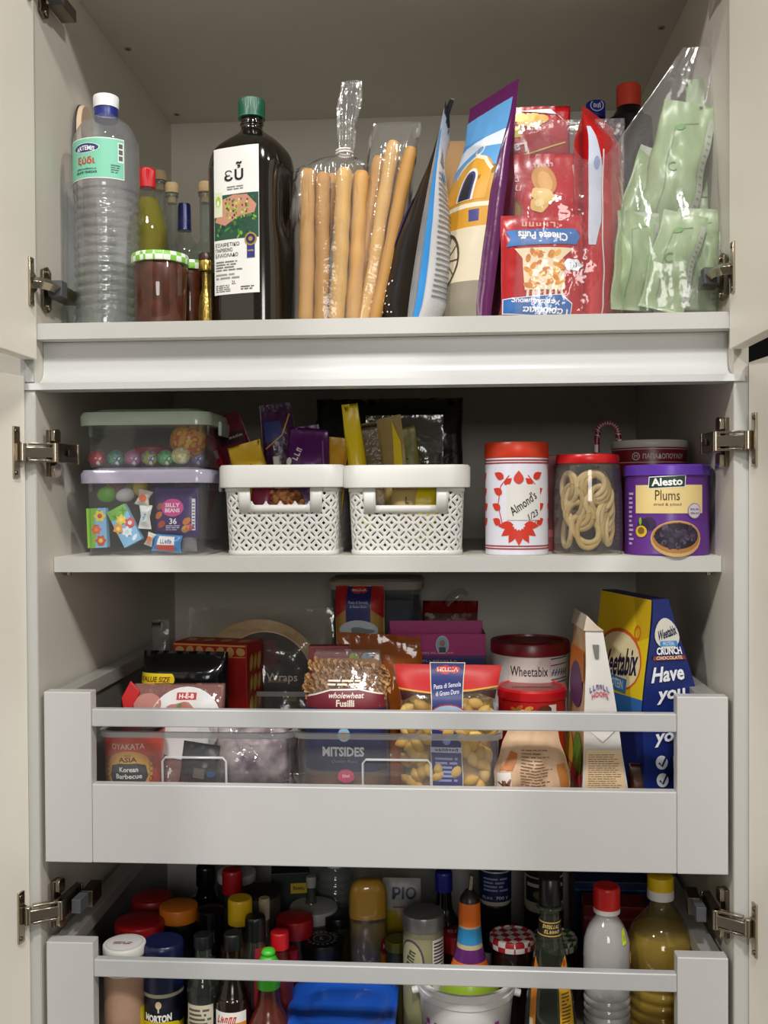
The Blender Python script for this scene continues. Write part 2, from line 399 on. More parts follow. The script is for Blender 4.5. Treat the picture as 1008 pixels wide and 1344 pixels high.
for dr, s, z in ((dLL, 1, -.170), (dLR, -1, -.165)):
    h, sub, bar, zl = hinge_large(dr, s, z)
    sub('damper', bar(s * .047, .030, s * .040, .075, .018, .012, -.002), DGREY)
    sub('damper_bracket', bar(s * .047, .055, s * .038, .092, .022, .015, -.002), STEELD)
# ---- drawers
def drawer(label, zt, zb):
    d = thing('inner_drawer', label, 'drawer', (W / 2, 0, zb))
    h = zt - zb; w = W / 2 - .0065
    for s in (-1, 1):
        x0, x1 = sorted((s * w, s * (w - .061)))
        MB().box(x0, x1, 0, .020, 0, h).build('post', GREYM, d, False, .0012)
        a, b = sorted((s * (w - .002), s * (w - .026)))
        MB().box(a, b, .0205, .50, h - .024, h - .004).build('side_rail', M('#a9a8a3', .35, metal=.3), d, False, .001)
        a, b = sorted((s * (w - .004), s * (w - .016)))
        MB().box(a, b, .0205, .50, .012, h - .0245).build('side_panel', M('#8f8d88', .35, metal=.3), d, False, .001)
    i = w - .0612
    MB().box(-i, i, .001, .016, 0, .100).build('front_panel', GREYM, d, False, .0012)
    MB().box(-i, i, .001, .013, h - .044, h - .0215).build('front_rail', M('#c9cacb', .34, metal=.25), d, False, .0015)
    MB().box(-w + .016, w - .016, .0165, .50, .004, .018).build('drawer_bottom', M('#b5b2aa', .5), d, False)
    MB().box(-w + .016, w - .016, .486, .50, .0185, h - .06).build('drawer_back', M('#a8a6a0', .5), d, False)
    return d
drawer('grey open-front drawer full of pasta, wraps and cereal', .108, -.109)
drawer('grey open-front drawer full of sauce bottles and spice jars, lowest in view', -.211, -.428)
# ================================================================== builders for bottles, bags and boxes
def ss(x): x = max(0, min(1, x)); return x * x * (3 - 2 * x)
def B(px, Y, z): p = at(px, 650, Y); return (p.x, Y, z)
def H(px, py, Y, z): return at(px, py, Y).z - z
def ridged_cap(r, h, z, n=40, depth=.0006, top=None):
    mb = MB(); k = n * 2
    ring = lambda rr, zz, d: [((rr - d * (i % 2)) * math.cos(2 * PI * i / k), (rr - d * (i % 2)) * math.sin(2 * PI * i / k), zz) for i in range(k)]
    mb.loft([ring(r * .99, z, 0), ring(r, z + h * .12, depth), ring(r, z + h * .86, depth), ring(r * .97, z + h * .96, depth * .5), ring(r * .90, z + h, 0)])
    return mb
def bottle(name, label, loc, prof, mt, cap=None, liq=None, rz=0, sec=None, sm=6, cat='bottle', group=None, n=36, inset=.0014):
    o = thing(name, label, cat, loc, rz, group=group)
    pr = spline(prof, sm) if sm else prof
    MB().lathe(pr, n, sec=sec, ct=False).build('body', mt, o)
    if cap:
        r, h, z, cm = cap[:4]; ridged_cap(r, h, z).build('cap', cm, o)
        if len(cap) > 4:
            r2, h2, z2, c2 = cap[4:]; MB().lathe([(r2, z2), (r2 * 1.02, z2 + h2 * .3), (r2, z2 + h2)], 28).build('neck_ring', c2, o)
    if liq:
        lv, lm = liq; q = [(max(r - inset, .001), max(z, .0015)) for r, z in pr if z < lv]
        rl = q[-1][0]; q.append((rl, lv)); MB().lathe(q, n, sec=sec).build('liquid', lm, o)
    return o, (lambda z: _interp(pr, z))
def _interp(pr, z):
    for (r0, z0), (r1, z1) in zip(pr, pr[1:]):
        if z0 <= z <= z1 and z1 > z0: return r0 + (r1 - r0) * (z - z0) / (z1 - z0)
    return pr[-1][0] if z > pr[-1][1] else pr[0][0]
def bag(root, name, w, h, t, mats, gb=0, gt=0, wr=.002, seed=0, wf=None, p=2.4, bx=None, by=None, nu=26, nv=34, top=.22, bot=.16, fs=26, q=.6, back=1, open_top=False):
    """pillow pack: front and back skins joined at the sides; returns surf(u,v,off) of the front and of the back"""
    wf = wf or (lambda v: 1); bx = bx or (lambda v: 0); by = by or (lambda v: 0)
    def pos(u, v, side):
        tv = v / h; s_ = max(-1, min(1, u / (w / 2)))
        g_ = min(gb + (1 - gb) * ss(tv / bot) if bot else 1, gt + (1 - gt) * ss((1 - tv) / top) if top else 1)
        T = t / 2 * (max(0, 1 - abs(s_) ** p)) ** q * g_
        e = 1 - abs(s_) ** 6
        n = noise.noise(Vector((u * fs, v * fs * .7, seed + side * 3.3))) * wr + noise.noise(Vector((u * fs * 2.7 + v * 20, v * fs * 1.2 - u * 15, seed * 1.7 + side))) * wr * .5
        if tv > .93 or tv < .04: n += .0007 * math.sin(u * 420) * (1 if not gb or tv > .5 else 0)
        ux = noise.noise(Vector((v * fs * .8, seed, side * 0))) * wr * .8
        return Vector((u * wf(tv) + bx(tv) + ux, side * T + n * e * (.3 + .7 * min(1, g_ * 1.5)) + by(tv), v))
    mb = MB(); m_ = mats if isinstance(mats, (list, tuple)) else [mats]
    mb.grid(lambda a, b: pos((a - .5) * w, b * h, -1), nu, nv, 0)
    mb.grid(lambda a, b: pos((a - .5) * w, b * h, 1), nu, nv, len(m_) - 1 if back else 0, flip=True)
    if gb: mb.grid(lambda a, b: pos((a - .5) * w, 0, -1).lerp(pos((a - .5) * w, 0, 1), b), nu, 2)
    me = mb.build(name, m_, root, True, ang=60)
    bm = bmesh.new(); bm.from_mesh(me.data); bmesh.ops.remove_doubles(bm, verts=bm.verts, dist=.0002); bm.to_mesh(me.data); bm.free()
    def surf(side):
        def f(u, v, o):
            P_ = pos(u, v, side); d = .0015
            n = (pos(u + d, v, side) - pos(u - d, v, side)).cross(pos(u, min(v + d, h), side) - pos(u, max(v - d, 0), side)) * (-side)
            if n.length > 1e-12: n.normalize()
            else: n = Vector((0, side, 0))
            if n.y * side < 0: n = -n
            return P_ + n * (o + .0004)
        return f
    return surf(-1), surf(1)
FILM = CL('#ffffff', 1.1, .14, '#d8d8d8', .05, .55, 40)
FILM2 = CL('#f4f4f2', 1.3, .14, '#cfcfcf', .09, .7, 38)
PET = CL('#f6f8fa', 1.5, .05, '#c6cbd4', .15, .15, 40)
GLASS = CL('#eef2ee', 1.0, .03, '#dfe6e2', .03)
RED, NAVY, INK, PAPER = '#c8141c', '#1d2c66', '#1a1a1c', '#efeeea'

# ================================================================== upper shelf
# vinegar bottle
Y = .085; b = B(144, Y, Z1); k = K(Y); h = lambda py: H(144, py, Y, Z1)
pr = [(.036, 0), (.0415, .004)]
z = .012
while z < h(262):
    pr += [(.0425, z), (.0425, z + .004), (.0408, z + .007), (.0412, z + .0095)]; z += .0125
pr += [(.0425, h(256)), (.0430, h(250)), (.0430, h(195)), (.0415, h(185)), (.035, h(170)), (.024, h(160)), (.0155, h(154)), (.0135, h(151)), (.0135, h(145))]
o, rf = bottle('vinegar_bottle', 'tall clear ribbed vinegar bottle with mint green label and white cap', b, pr, PET, (.0168, .0165, h(143.5), M('#e8eaec', .35)), (h(352), CL('#eef2ea', .5, .05, '#b9c4b4', .04)), sm=3)
MB().lathe([(.0152, h(159)), (.0160, h(156)), (.0152, h(150)), (.0155, h(143.5))], 28).build('neck_ring', M('#232c7c', .35), o)
a = Art(); y0, y1 = h(247), h(195); a.rect(-.062, y0, .040, y1, '#e8efe6', 0).rect(-.062, y0 + .0012, .0392, y1 - .0012, '#7cc9ac', 1)
a.ell(-.012, y1 - .013, .019, .0068, '#e9e9ee', 2, k=2, amp=.05).ell(-.012, y1 - .013, .0182, .0060, '#27346f', 3, k=2, amp=.05).text('ARTEMIS', -.012, y1 - .013, .0062, '#f2f2f2', 4, w=.028, bold=.02, arc=14)
a.text('ξύδι', -.011, y1 - .030, .0115, '#c23a2a', 3, w=.026, bold=.03).mark(16, -.011, y1 - .0405, .0024, '#26433b', 3, w=.030).text('GRAPE VINEGAR', -.011, y1 - .0448, .0034, '#1d332d', 3, w=.032, bold=.02)
a.rect(.031, y1 - .031, .0385, y1 - .005, '#e6ece6', 2)
for i in range(3): a.rect(.0322, y1 - .0125 - i * .008, .0375, y1 - .0065 - i * .008, '#56605c', 3)
a.para(.022, y1 - .046, .037, y1 - .034, 4, '#3a6a5a', 3)
a.build(o, 'label', S_cyl(.0434, -93))
# round-topped wooden board on the left wall, clear sheet of plastic in front of it
o = thing('wooden_board', 'pale round-topped wooden board leaning on the left cabinet wall', 'board', (.0125, .162, Z1 + .001), rz=5, ry=-1)
pts = [(-.036, 0), (.036, 0), (.036, .287)] + [(.036 * math.cos(R(i)), .289 + .045 * math.sin(R(i))) for i in range(10, 171, 10)] + [(-.036, .287)]
MB().prism(pts, -.0028, .0042).build('board', M('#c9b294', .6, var=.12, scale=20, st=(1, 1, .1)), o, True, .0008)
MB().prism([(x * 1.01, z_ * 1.003) for x, z_ in pts], -.0045, -.0029).build('dark_backing', M('#2d2118', .6), o)
o = thing('clear_plastic_box', 'narrow clear plastic box against the left wall behind the vinegar bottle', 'box', (.0005, .082, Z1))
MB().box(.001, .024, 0, .034, 0, .205).build('box', CL('#f2f4f5', 1.2, .06, '#cfd4d8', .10, .3, 30), o, False, .006)
# oil bottle with red cap
Y = .20; h = lambda py: H(200, py, Y, Z1)
o, rf = bottle('oil_bottle', 'small oil bottle of yellow-green oil with red cap behind the jam jar', B(197, Y, Z1), [(.026, 0), (.0305, .005), (.031, .05), (.0305, h(320)), (.027, h(292)), (.019, h(268)), (.0115, h(253)), (.0102, h(247))], GLASS, (.0118, h(222) - h(247), h(247), M('#cc1622', .35)), (h(262), CL('#b9a812', .9, .05, '#a89a08', .55)))
# corked bottles
CORK = M('#a58c68', .8, var=.2, scale=120)
def corked(px, Yc, py_top, py_sh, r, label, cw=.0095, liqh=0):
    hh = lambda py: H(px, py, Yc, Z1)
    o = thing('corked_bottle', label, 'bottle', B(px, Yc, Z1), group='corked glass bottles at the back')
    zt = hh(py_top); zs = hh(py_sh)
    pr = spline([(r * .93, 0), (r, .006), (r, zs - .035), (r * .8, zs - .014), (cw * 1.05, zs), (cw * .95, zs + .02), (cw * .95, zt - .022), (cw * 1.15, zt - .020), (cw * 1.15, zt - .016)], 5)
    MB().lathe(pr, 28, ct=False).build('body', CL('#dfe5e1', 1.2, .04, '#b8beb9', .10), o)
    MB().lathe([(cw * .8, zt - .03), (cw * .8, zt - .0155), (cw * 1.2, zt - .015), (cw * 1.25, zt - .004), (cw * 1.1, zt)], 20).build('cork', CORK, o)
    return o
corked(213, .32, 225, 330, .026, 'corked glass bottle directly behind the red-capped oil bottle')
corked(229, .255, 241, 345, .024, 'corked glass bottle left of the navy-capped one', .0085)
corked(273, .235, 240, 318, .030, 'corked glass bottle with wide shoulders beside the dark oil bottle', .0095)
Y = .34; h = lambda py: H(245, py, Y, Z1)
o, rf = bottle('spirit_bottle', 'clear bottle with long navy capsule between two corked bottles', B(245, Y, Z1), [(.030, 0), (.033, .006), (.033, h(345)), (.028, h(330)), (.012, h(312)), (.0105, h(300)), (.0105, h(290))], GLASS, None)
MB().lathe([(.0112, h(303)), (.0106, h(300)), (.0102, h(272)), (.0092, h(268))], 26).build('capsule', M('#161d52', .3, metal=.3), o)
# jam jars with gingham lids
def jam(label, px, Yc, py_lid, r):
    o = thing('jam_jar', label, 'jar', B(px, Yc, Z1)); t = H(px, py_lid, Yc, Z1); lh = .0125
    pr = [(r * .80, 0), (r * .86, .003), (r * .92, t * .5), (r * .96, t - lh - .006), (r * .90, t - lh), (r * .9, t - .003)]
    sec = circ(40); sec = [(x * (1 - .018 * (i % 4 == 0)), y_ * (1 - .018 * (i % 4 == 0))) for i, (x, y_) in enumerate(sec)]
    MB().lathe(pr, sec=sec, ct=False).build('glass', CL('#f3ece8', 1.2, .04, '#7a4a32', .12), o)
    MB().lathe([(q[0] * .95, max(q[1], .002)) for q in pr[:-1]], 36).build('jam', M('#3a1508', .35, var=.5, scale=60, col2='#5a2410'), o)
    MB().lathe([(r * .985, t - lh), (r, t - lh + .001), (r, t - .003), (r * .97, t - .0005), (r * .90, t), (r * .85, t - .0012)], 48).build('lid', CHK('#7fc64a', '#eef3e6', 120), o)
    return o
jam('dark red jam jar with green and white gingham lid at the shelf edge', 213, .055, 336, .0372)
jam('second gingham-lidded jam jar, mostly hidden behind the first', 253, .125, 345, .0240)
# small gold foiled bottle
Y = .085; h = lambda py: H(275, py, Y, Z1)
o = thing('liqueur_bottle', 'miniature bottle with gold foil neck beside the dark olive oil bottle', 'bottle', B(273, Y, Z1))
MB().lathe(spline([(.009, 0), (.0105, .004), (.0105, .03), (.0085, .048), (.006, .058), (.006, h(358))], 5), 24).build('body', M('#b39a4e', .25, metal=.85, var=.3, scale=90, bump=.6, bscale=140), o)
MB().lathe([(.0098, h(357)), (.0102, h(356)), (.0102, h(344)), (.0098, h(343))], 24).build('gold_band', M('#c9a955', .25, metal=.9), o)
MB().lathe([(.0100, h(343)), (.0103, h(341)), (.0098, h(335)), (.0085, h(333))], 24).build('cap', M('#3a1d14', .35), o)
# dark olive oil bottle
Y = .095; h = lambda py: H(334, py, Y, Z1)
BRW = M('#150f08', .10, var=.2, spec=.7, coat=.6)
o = thing('olive_oil_bottle', 'large dark two-litre olive oil bottle with white label and green cap', 'bottle', B(334, Y, Z1), rz=-17)
prf = spline([(.046, 0), (.0515, .005), (.053, .014), (.053, h(300)), (.0535, h(240)), (.053, h(222)), (.048, h(203)), (.036, h(188)), (.022, h(178)), (.0155, h(172)), (.0150, h(166)), (.0165, h(165)), (.0165, h(163)), (.0150, h(162)), (.0150, h(155))], 4)
def oil_ring(r, z_):
    pts = []
    for i in range(48):
        a_ = 2 * PI * i / 48; c_, s_ = math.cos(a_), math.sin(a_); e = 2 + 1.6 * ss((r - .03) / .02)
        q = (abs(c_) ** e + abs(s_) ** e) ** (-1 / e) * r * .985
        # hand grip pressed into the right flank
        g_ = ss((z_ - h(330)) / .02) * ss((h(225) - z_) / .02) * max(0, math.cos(a_ - R(2))) ** 8
        q -= .010 * g_
        pts.append((q * c_, q * s_ * .86, z_))
    return pts
MB().loft([oil_ring(r, z_) for r, z_ in prf], ct=False).build('body', BRW, o, ang=70)
ridged_cap(.0178, h(132) - h(155), h(155), 48, .0005).build('cap', M('#14523c', .35), o)
MB().lathe([(.0182, h(156.5)), (.0182, h(154.5))], 30).build('neck_ring', M('#17604a', .35), o)
y0, y1, x0, x1 = h(394), h(207), -.033, .033
a = Art().rect(x0, y0, x1, y1, '#f0efec', 0); cx = (x0 + x1) / 2
a.text('εὖ', cx - .002, y1 - .032, .024, '#17171a', 3, w=.028, bold=.015).para(cx - .012, y1 - .056, cx + .012, y1 - .050, 2, '#8a8a88', 3, rag=.1)
ym = y1 - .061
a.rect(x0 + .0005, ym - .058, x1 - .0005, ym, '#24503c', 1)
rr = random.Random(3)
for i in range(90):
    cc = rr.choice(['#2f6b3a', '#3f8a3c', '#1b4a3a', '#7fae3a', '#17382f', '#4f7a2a']); a.ell(x0 + .004 + rr.random() * .057, ym - .056 + rr.random() * .052, .0012 + rr.random() * .003, .001 + rr.random() * .0014, cc, 2, 7, rr.random() * 3)
a.poly([(x0 + .002, ym - .034), (x0 + .014, ym - .006), (x0 + .03, ym - .001), (x0 + .050, ym - .002), (x1 - .003, ym - .016), (x1 - .006, ym - .026), (x0 + .036, ym - .030), (x0 + .018, ym - .040)], '#c98f78', 3)
for i in range(70):
    cc = rr.choice(['#9fbf3e', '#c5cf5e', '#6b3a4a', '#86a636', '#3c2a30', '#4e8a38', '#d9d58a']); a.ell(x0 + .018 + rr.random() * .034, ym - .032 + rr.random() * .026, .0014, .0017, cc, 4, 7)
a.rect(x0 + .001, ym - .028, x0 + .014, ym + .004, '#dfe6c6', 5).ell(x0 + .0075, ym - .008, .004, .007, '#a9c83a', 6, 14).ell(x0 + .0075, ym - .010, .002, .004, '#eef3d8', 7, 12)
for i, t in enumerate(['ΕΞΑΙΡΕΤΙΚΟ', 'ΠΑΡΘΕΝΟ', 'ΕΛΑΙΟΛΑΔΟ']): a.text(t, x0 + (.0205, .0155, .0195)[i], ym - .0645 - i * .0068, .0050, '#2c2c30', 3, w=(.036, .026, .034)[i], bold=.01)
a.ell(x1 - .011, ym - .060, .0085, .0085, '#b08d45', 6, 20).ell(x1 - .011, ym - .060, .0065, .0065, '#2a2f5e', 7, 20).rect(x1 - .0165, ym - .084, x1 - .0055, ym - .066, '#33397a', 5)
a.mark(4, x1 - .011, ym - .075, .0028, '#cdb264', 6, w=.008).ell(x1 - .011, ym - .060, .003, .003, '#b08d45', 8, 10)
a.para(x0 + .003, ym - .099, x1 - .022, ym - .085, 4, '#7c7c7c', 3, 5).para(x0 + .003, ym - .110, x1 - .024, ym - .101, 2, '#9a9a9a', 3, 6).para(x0 + .003, y0 + .003, x0 + .026, y0 + .013, 4, '#7c7c7c', 3, 7).text('2L', x0 + .030, y0 + .015, .0045, '#3a3a3a', 3).para(x1 - .026, y0 + .004, x1 - .004, y0 + .010, 2, '#555555', 3, 8)
def oil_surf(u, v, off):
    a_ = R(-90) + (u) / .053; r = .0530; c_, s_ = math.cos(a_), math.sin(a_); e = 3.6
    # walk along x so the print keeps its width on the flat face
    x = u; 
    q = .0530 * .985; t_ = max(0, 1 - (abs(x) / q) ** e) ** (1 / e)
    return Vector((x, -q * .86 * t_ - off, v))
a.build(o, 'label', oil_surf, step=.005, base=.0012)
# breadsticks in their bags
STK = [M(c, .6, var=.12, scale=40, bump=.12, bscale=160) for c in ('#bb8e4e', '#ae803e', '#c39a58')]
def stick(pts, r, mt, label, group, seed):
    rr = random.Random(seed); p = spline(pts, 7); n = len(p)
    rad = [r * (.75 if i in (0, n - 1) else 1) * (1 + .05 * math.sin(i * 1.3 + seed)) for i in range(n)]
    o = MB().tube(p, rad, 14).build('breadstick', mt, None, ang=70)
    return tag(o, label, 'breadstick', group)
Yb = .088
for i, (xb, xt, yt, dy, r) in enumerate([(401, 404, 222, -.016, .0108), (421, 424, 226, -.020, .0095), (441, 452, 220, -.024, .0105), (462, 474, 224, -.016, .0105), (408, 436, 228, .006, .010), (436, 460, 229, .006, .010), (470, 482, 232, .004, .0095)]):
    p0 = at(xb, 418, Yb + dy); p1 = at(xt, yt, Yb + dy); x0, x1 = p0.x, p1.x; zt = p1.z
    stick([(x0, Yb + dy, Z1 + .006), (x0 * .6 + x1 * .4 + .001, Yb + dy, Z1 + .08), (x0 * .3 + x1 * .7, Yb + dy + .002, Z1 + .14), (x1, Yb + dy + .004, zt)], r, STK[i % 3], ('thick breadstick leftmost in the twist-topped clear bag', 'thick breadstick second from the left in the twist-topped bag', 'thick breadstick third from the left in the twist-topped bag', 'thick breadstick rightmost at the front of the twist-topped bag', 'half-hidden breadstick in the back row of the twist-topped bag')[min(i, 4)], 'breadsticks in the upright bag', i)
o = thing('breadstick_bag', 'clear film bag of thick breadsticks with twisted upright top', 'bag', B(433, Yb, Z1 + .001))
hh = lambda py: H(433, py, Yb, Z1 + .001)
zn, zt = hh(205), hh(108)
def bagring(z_, rx, ry, cx, cy=0, ph=0, wob=.08, n=40):
    return [(cx + rx * math.cos(2 * PI * i / n) * (1 + wob * math.sin(i * 2.9 + ph)), cy + ry * math.sin(2 * PI * i / n) * (1 + wob * math.sin(i * 1.7 + ph)), z_) for i in range(n)]
prs = [(0, .044, .034, -.002), (.006, .048, .038, -.002), (.07, .047, .038, 0), (.15, .048, .037, .002), (hh(232), .047, .035, .004), (hh(220), .040, .030, .010), (hh(210), .020, .016, .018), (zn, .009, .008, .022), (zn + .012, .011, .007, .024), (zn + .04, .012, .006, .026), (zn + .07, .015, .005, .029), (zt, .012, .004, .033)]
prs = spline(prs, 4)
MB().loft([bagring(z_, rx, ry, cx, 0, j * .35, .03 if z_ < .15 else .13) for j, (z_, rx, ry, cx) in enumerate(prs)], ct=False).build('film', FILM, o, ang=80)
MB().tube([(.022 + .0105 * math.cos(i * .7), .0105 * math.sin(i * .7), zn + i * .0004) for i in range(18)], .0016, 6).build('tie', M('#d8d4cc', .5), o)
Yb = .085
for i, (xb, xt, yt, dy, r) in enumerate([(462, 499, 206, 0, .0095), (478, 517, 186, -.012, .0092), (489, 522, 206, .008, .0092), (491, 540, 194, -.018, .0088), (472, 508, 212, .014, .009)]):
    p0 = at(xb, 418, Yb + dy); p1 = at(xt, yt, Yb + dy)
    stick([(p0.x, Yb + dy, Z1 + .006), (p0.x * .66 + p1.x * .34, Yb + dy, Z1 * .66 + p1.z * .34), (p0.x * .33 + p1.x * .67 - .001, Yb + dy, Z1 * .33 + p1.z * .67), (p1.x, Yb + dy, p1.z)], r, STK[(i + 1) % 3], ('thin breadstick leftmost in the leaning clear bag', 'thin breadstick reaching highest in the leaning clear bag', 'thin breadstick behind the two front ones in the leaning bag', 'thin breadstick rightmost in the leaning clear bag', 'thin breadstick at the back left of the leaning bag')[i], 'breadsticks in the leaning bag', 20 + i)
o = thing('breadstick_bag', 'clear film bag of thin breadsticks leaning to the right', 'bag', B(476, Yb, Z1 + .001))
hh = lambda py: H(476, py, Yb, Z1 + .001)
xo = at(518, 170, Yb).x - o.location.x
prs = spline([(0, .026, .026, 0), (.006, .030, .029, .001), (.08, .031, .029, xo * .38), (.16, .031, .027, xo * .72), (hh(200), .031, .022, xo * .94), (hh(180), .032, .013, xo * 1.0), (hh(163), .030, .005, xo * 1.08)], 5)
MB().loft([bagring(z_, rx, ry, cx, 0, j * .3, .03 if z_ < .17 else .07) for j, (z_, rx, ry, cx) in enumerate(prs)], ct=False).build('film', FILM, o, ang=80)
# black crisp bag, side on
Y = .115; o = thing('crisp_bag', 'black and navy crisp bag standing side-on with white printed back', 'bag', B(541, Y, Z1 + .001), rz=-92, ry=0)
hb = H(585, 165, Y, Z1); xo = at(588, 165, Y).x - o.location.x
sf, sb = bag(o, 'pack', .15, hb, .100, [M('#101114', .28, bump=.3, bscale=40), M('#d6d8dc', .3, bump=.3, bscale=40)], gb=.75, wr=.003, seed=4, by=lambda v: xo * v ** 1.25, bx=lambda v: xo * .08 * v ** 1.25, top=.8, bot=.1, p=2.0, q=.5)
a = Art(); a.poly([(-.07, .12), (.055, .10), (.06, .16), (-.05, .18)], '#20205c', 1).text('s', .020, .140, .012, '#e8e8ee', 2, w=.010, bold=.02, rot=75)
for i in range(60): a.ell(rr.uniform(-.06, .066), rr.uniform(.015, .10), .0012, .0012, '#dfe2e6', 2, 6)
a.poly([(.02, .03), (.055, .03), (.05, .06), (.03, .065)], '#d7b93a', 2)
a.build(o, 'front_print', sf)
a = Art().rect(.0705, .004, .0738, hb * .88, '#2f8fd8', 1)
for y_ in range(26):
    if .03 < .02 + y_ * .0068 < .2: a.rect(.008 + rr.random() * .02, .02 + y_ * .0068, .064, .0222 + y_ * .0068, '#85888c', 1)
a.poly([(.06, .205), (.03, .205), (.045, .228)], '#8a7a6a', 1).rect(.028, .188, .05, .197, '#3f8fd0', 1)
a.build(o, 'back_print', sb)
MB().tube([(0, xo, hb - .004), (.03, xo - .001, hb + .002), (.066, xo + .008, hb + .007)], [.001, .0016, .001], 6, flat=3).build('top_seal', M('#101114', .35), o)
# brown paper bag edge behind
Y = .24; o = thing('paper_bag', 'brown paper bag seen between the crisp bags', 'bag', B(606, Y, Z1))
sf, sb = bag(o, 'paper', .06, H(606, 185, Y, Z1), .06, M('#8a6a44', .8, var=.1), gb=1, top=.3, bot=0, wr=.002, seed=9)
# yellow and purple snack bag with a chapel picture
Y = .11; o = thing('snack_bag', 'purple snack bag with a yellow bell-tower picture, standing side-on', 'bag', B(612, Y, Z1 + .001), rz=-58)
hb = H(655, 124, Y, Z1); xo = at(648, 130, Y).x - o.location.x
sn = math.sin(R(58)); 
sf, sb = bag(o, 'pack', .115, hb, .084, [M('#5a1a52', .25, bump=.3, bscale=35), M('#56174e', .25, bump=.3, bscale=35)], gb=.8, wr=.0025, seed=6, by=lambda v: xo * sn * v, bx=lambda v: xo * math.cos(R(58)) * v, top=.55, bot=.1, p=2.0, q=.5)
sf0, sb0 = sf, sb; sf = lambda u, v, o_: sf0(u * .765, v, o_); sb = lambda u, v, o_: sb0(u * .765, v, o_)
a = Art(); w2 = .0745
# rows from bottom to top; x runs from far (left) to near fold (right)
a.rect(-w2, .005, .066, .055, '#8c8574', 1).rect(-w2, .055, .066, .125, '#d9cdb2', 1).rect(-w2, .125, .066, .205, '#cf9524', 1).rect(-w2, .15, .066, .156, '#e6dcc4', 2)
a.poly([(-w2, .205), (.066, .19), (.066, hb * .93), (-w2, hb * .93)], '#5f9fd6', 1).poly([(-w2, .21), (.02, .235), (.066, .23), (.066, .25), (-w2, .245)], '#dfe8f0', 2)
a.ell(.022, .200, .040, .022, '#d89e28', 3).rect(-.018, .16, .062, .200, '#d89e28', 3).stroke([(-.018, .198), (0, .215), (.022, .222), (.045, .215), (.062, .198)], .005, '#eadfc6', 4)
a.ring(.022, .230, .010, .008, .003, '#eadfc6', 4)
a.ell(.026, .186, .018, .018, '#e8e2d2', 5).rect(.008, .160, .044, .186, '#e8e2d2', 5).ell(.026, .186, .014, .014, '#39407e', 6).rect(.012, .161, .040, .186, '#39407e', 6).ell(.026, .185, .010, .011, '#1d1b22', 7).rect(.016, .161, .036, .185, '#1d1b22', 7)
a.rect(-.02, .132, -.004, .147, '#3d3c86', 3).rect(.040, .132, .056, .147, '#3d3c86', 3)
a.ring(.0, .085, .034, .036, .004, '#4a3a2a', 4)
for i in range(5):
    an = i * PI / 5; a.stroke([(-.03 * math.cos(an), .085 - .032 * math.sin(an)), (.03 * math.cos(an), .085 + .032 * math.sin(an))], .002, '#5a4a38', 4)
a.poly([(-w2, .005), (-.03, .006), (-.02, .03), (-.04, .06), (-w2, .075)], '#e0a821', 5).poly([(-.05, .02), (-.035, .022), (-.045, .08), (-.06, .08)], '#3c8fd0', 6)
a.build(o, 'front_print', sf)
a = Art().poly([(.070, .010), (.020, .008), (.018, .075), (.055, .078), (.070, .06)], '#dcae22', 1)
for i in range(7): a.rect(.060 - i * .007, .088, .063 - i * .007, .145 - i * .003, '#b8752a', 1)
a.para(.024, .02, .066, .068, 6, '#8a6a1a', 2).mark(5, .045, .165, .006, '#e6e0e6', 2, rot=80)
a.build(o, 'back_print', sb)
# red snack bags, upside down, wrapped in clear film
Y = .062; o = thing('snack_bag', 'red cheese puffs bag standing upside down in front', 'bag', B(712, Y, Z1 + .001), rz=3)
hb = H(712, 284, Y, Z1); sf, sb = bag(o, 'pack', .104, hb, .034, M('#b3161c', .28, bump=.3, bscale=40), gb=.6, wr=.0022, seed=11, top=.3, bot=.1)
a = Art(); ww = .05
a.text('Cheese Puffs', .0, hb - .030, .011, '#f2f2f2', 4, w=.062, bold=.03, rot=176).poly([(-.046, hb - .042), (-.040, hb - .032), (-.046, hb - .021), (.042, hb - .019), (.048, hb - .028), (.042, hb - .040)], '#2f6fb4', 2)
a.mark(5, -.004, hb - .013, .008, '#d8a08a', 2, w=.045, bold=.02, rot=178)
a.poly([(-.036, hb - .045), (.038, hb - .045), (.024, hb - .058), (.026, hb - .098), (-.024, hb - .098), (-.026, hb - .058)], '#f0dfb8', 2)
for i in range(46): a.ell(rr.uniform(-.022, .024), rr.uniform(hb - .094, hb - .05), .0055, .0032, rr.choice(['#e39a2c', '#d98a20', '#efb04a', '#c97a1c']), 3, 9, rr.random() * 3)
for i in range(7): a.stroke([(-.020 + i * .007, hb - .098), (-.022 + i * .0073, .014)], .0032, '#e8dcc0', 3)
a.ell(.037, hb - .066, .0125, .0075, '#e9eef4', 3, k=6, amp=.12).mark(3, .037, hb - .066, .006, '#3a70b0', 4, rot=180)
a.poly([(-.050, .010), (.034, .004), (.036, .022), (.022, .033), (-.050, .029)], '#e6ecf2', 4).poly([(-.049, .011), (.033, .005), (.035, .021), (.021, .032), (-.049, .028)], '#2a68ae', 5)
a.text('Γαριδάκια', .002, .013, .010, '#f2f4f6', 6, w=.056, bold=.03, rot=176).text('Χαραλάμπους', -.010, .0245, .008, '#f2f4f6', 6, w=.060, bold=.03, rot=176)
a.build(o, 'front_print', sf)
Y = .105; o = thing('snack_bag', 'red bag with shell-shaped snack picture above the cheese puffs bag', 'bag', B(714, Y, Z1 + .001), rz=2)
hb = H(714, 203, Y, Z1); sf, sb = bag(o, 'pack', .106, hb, .036, M('#b8161f', .28, bump=.3, bscale=40), gb=.6, wr=.0025, seed=13, wf=lambda v: 1 - .12 * max(0, v - .6) / .4, top=.3, bot=.1)
a = Art(); zc = hb - .048
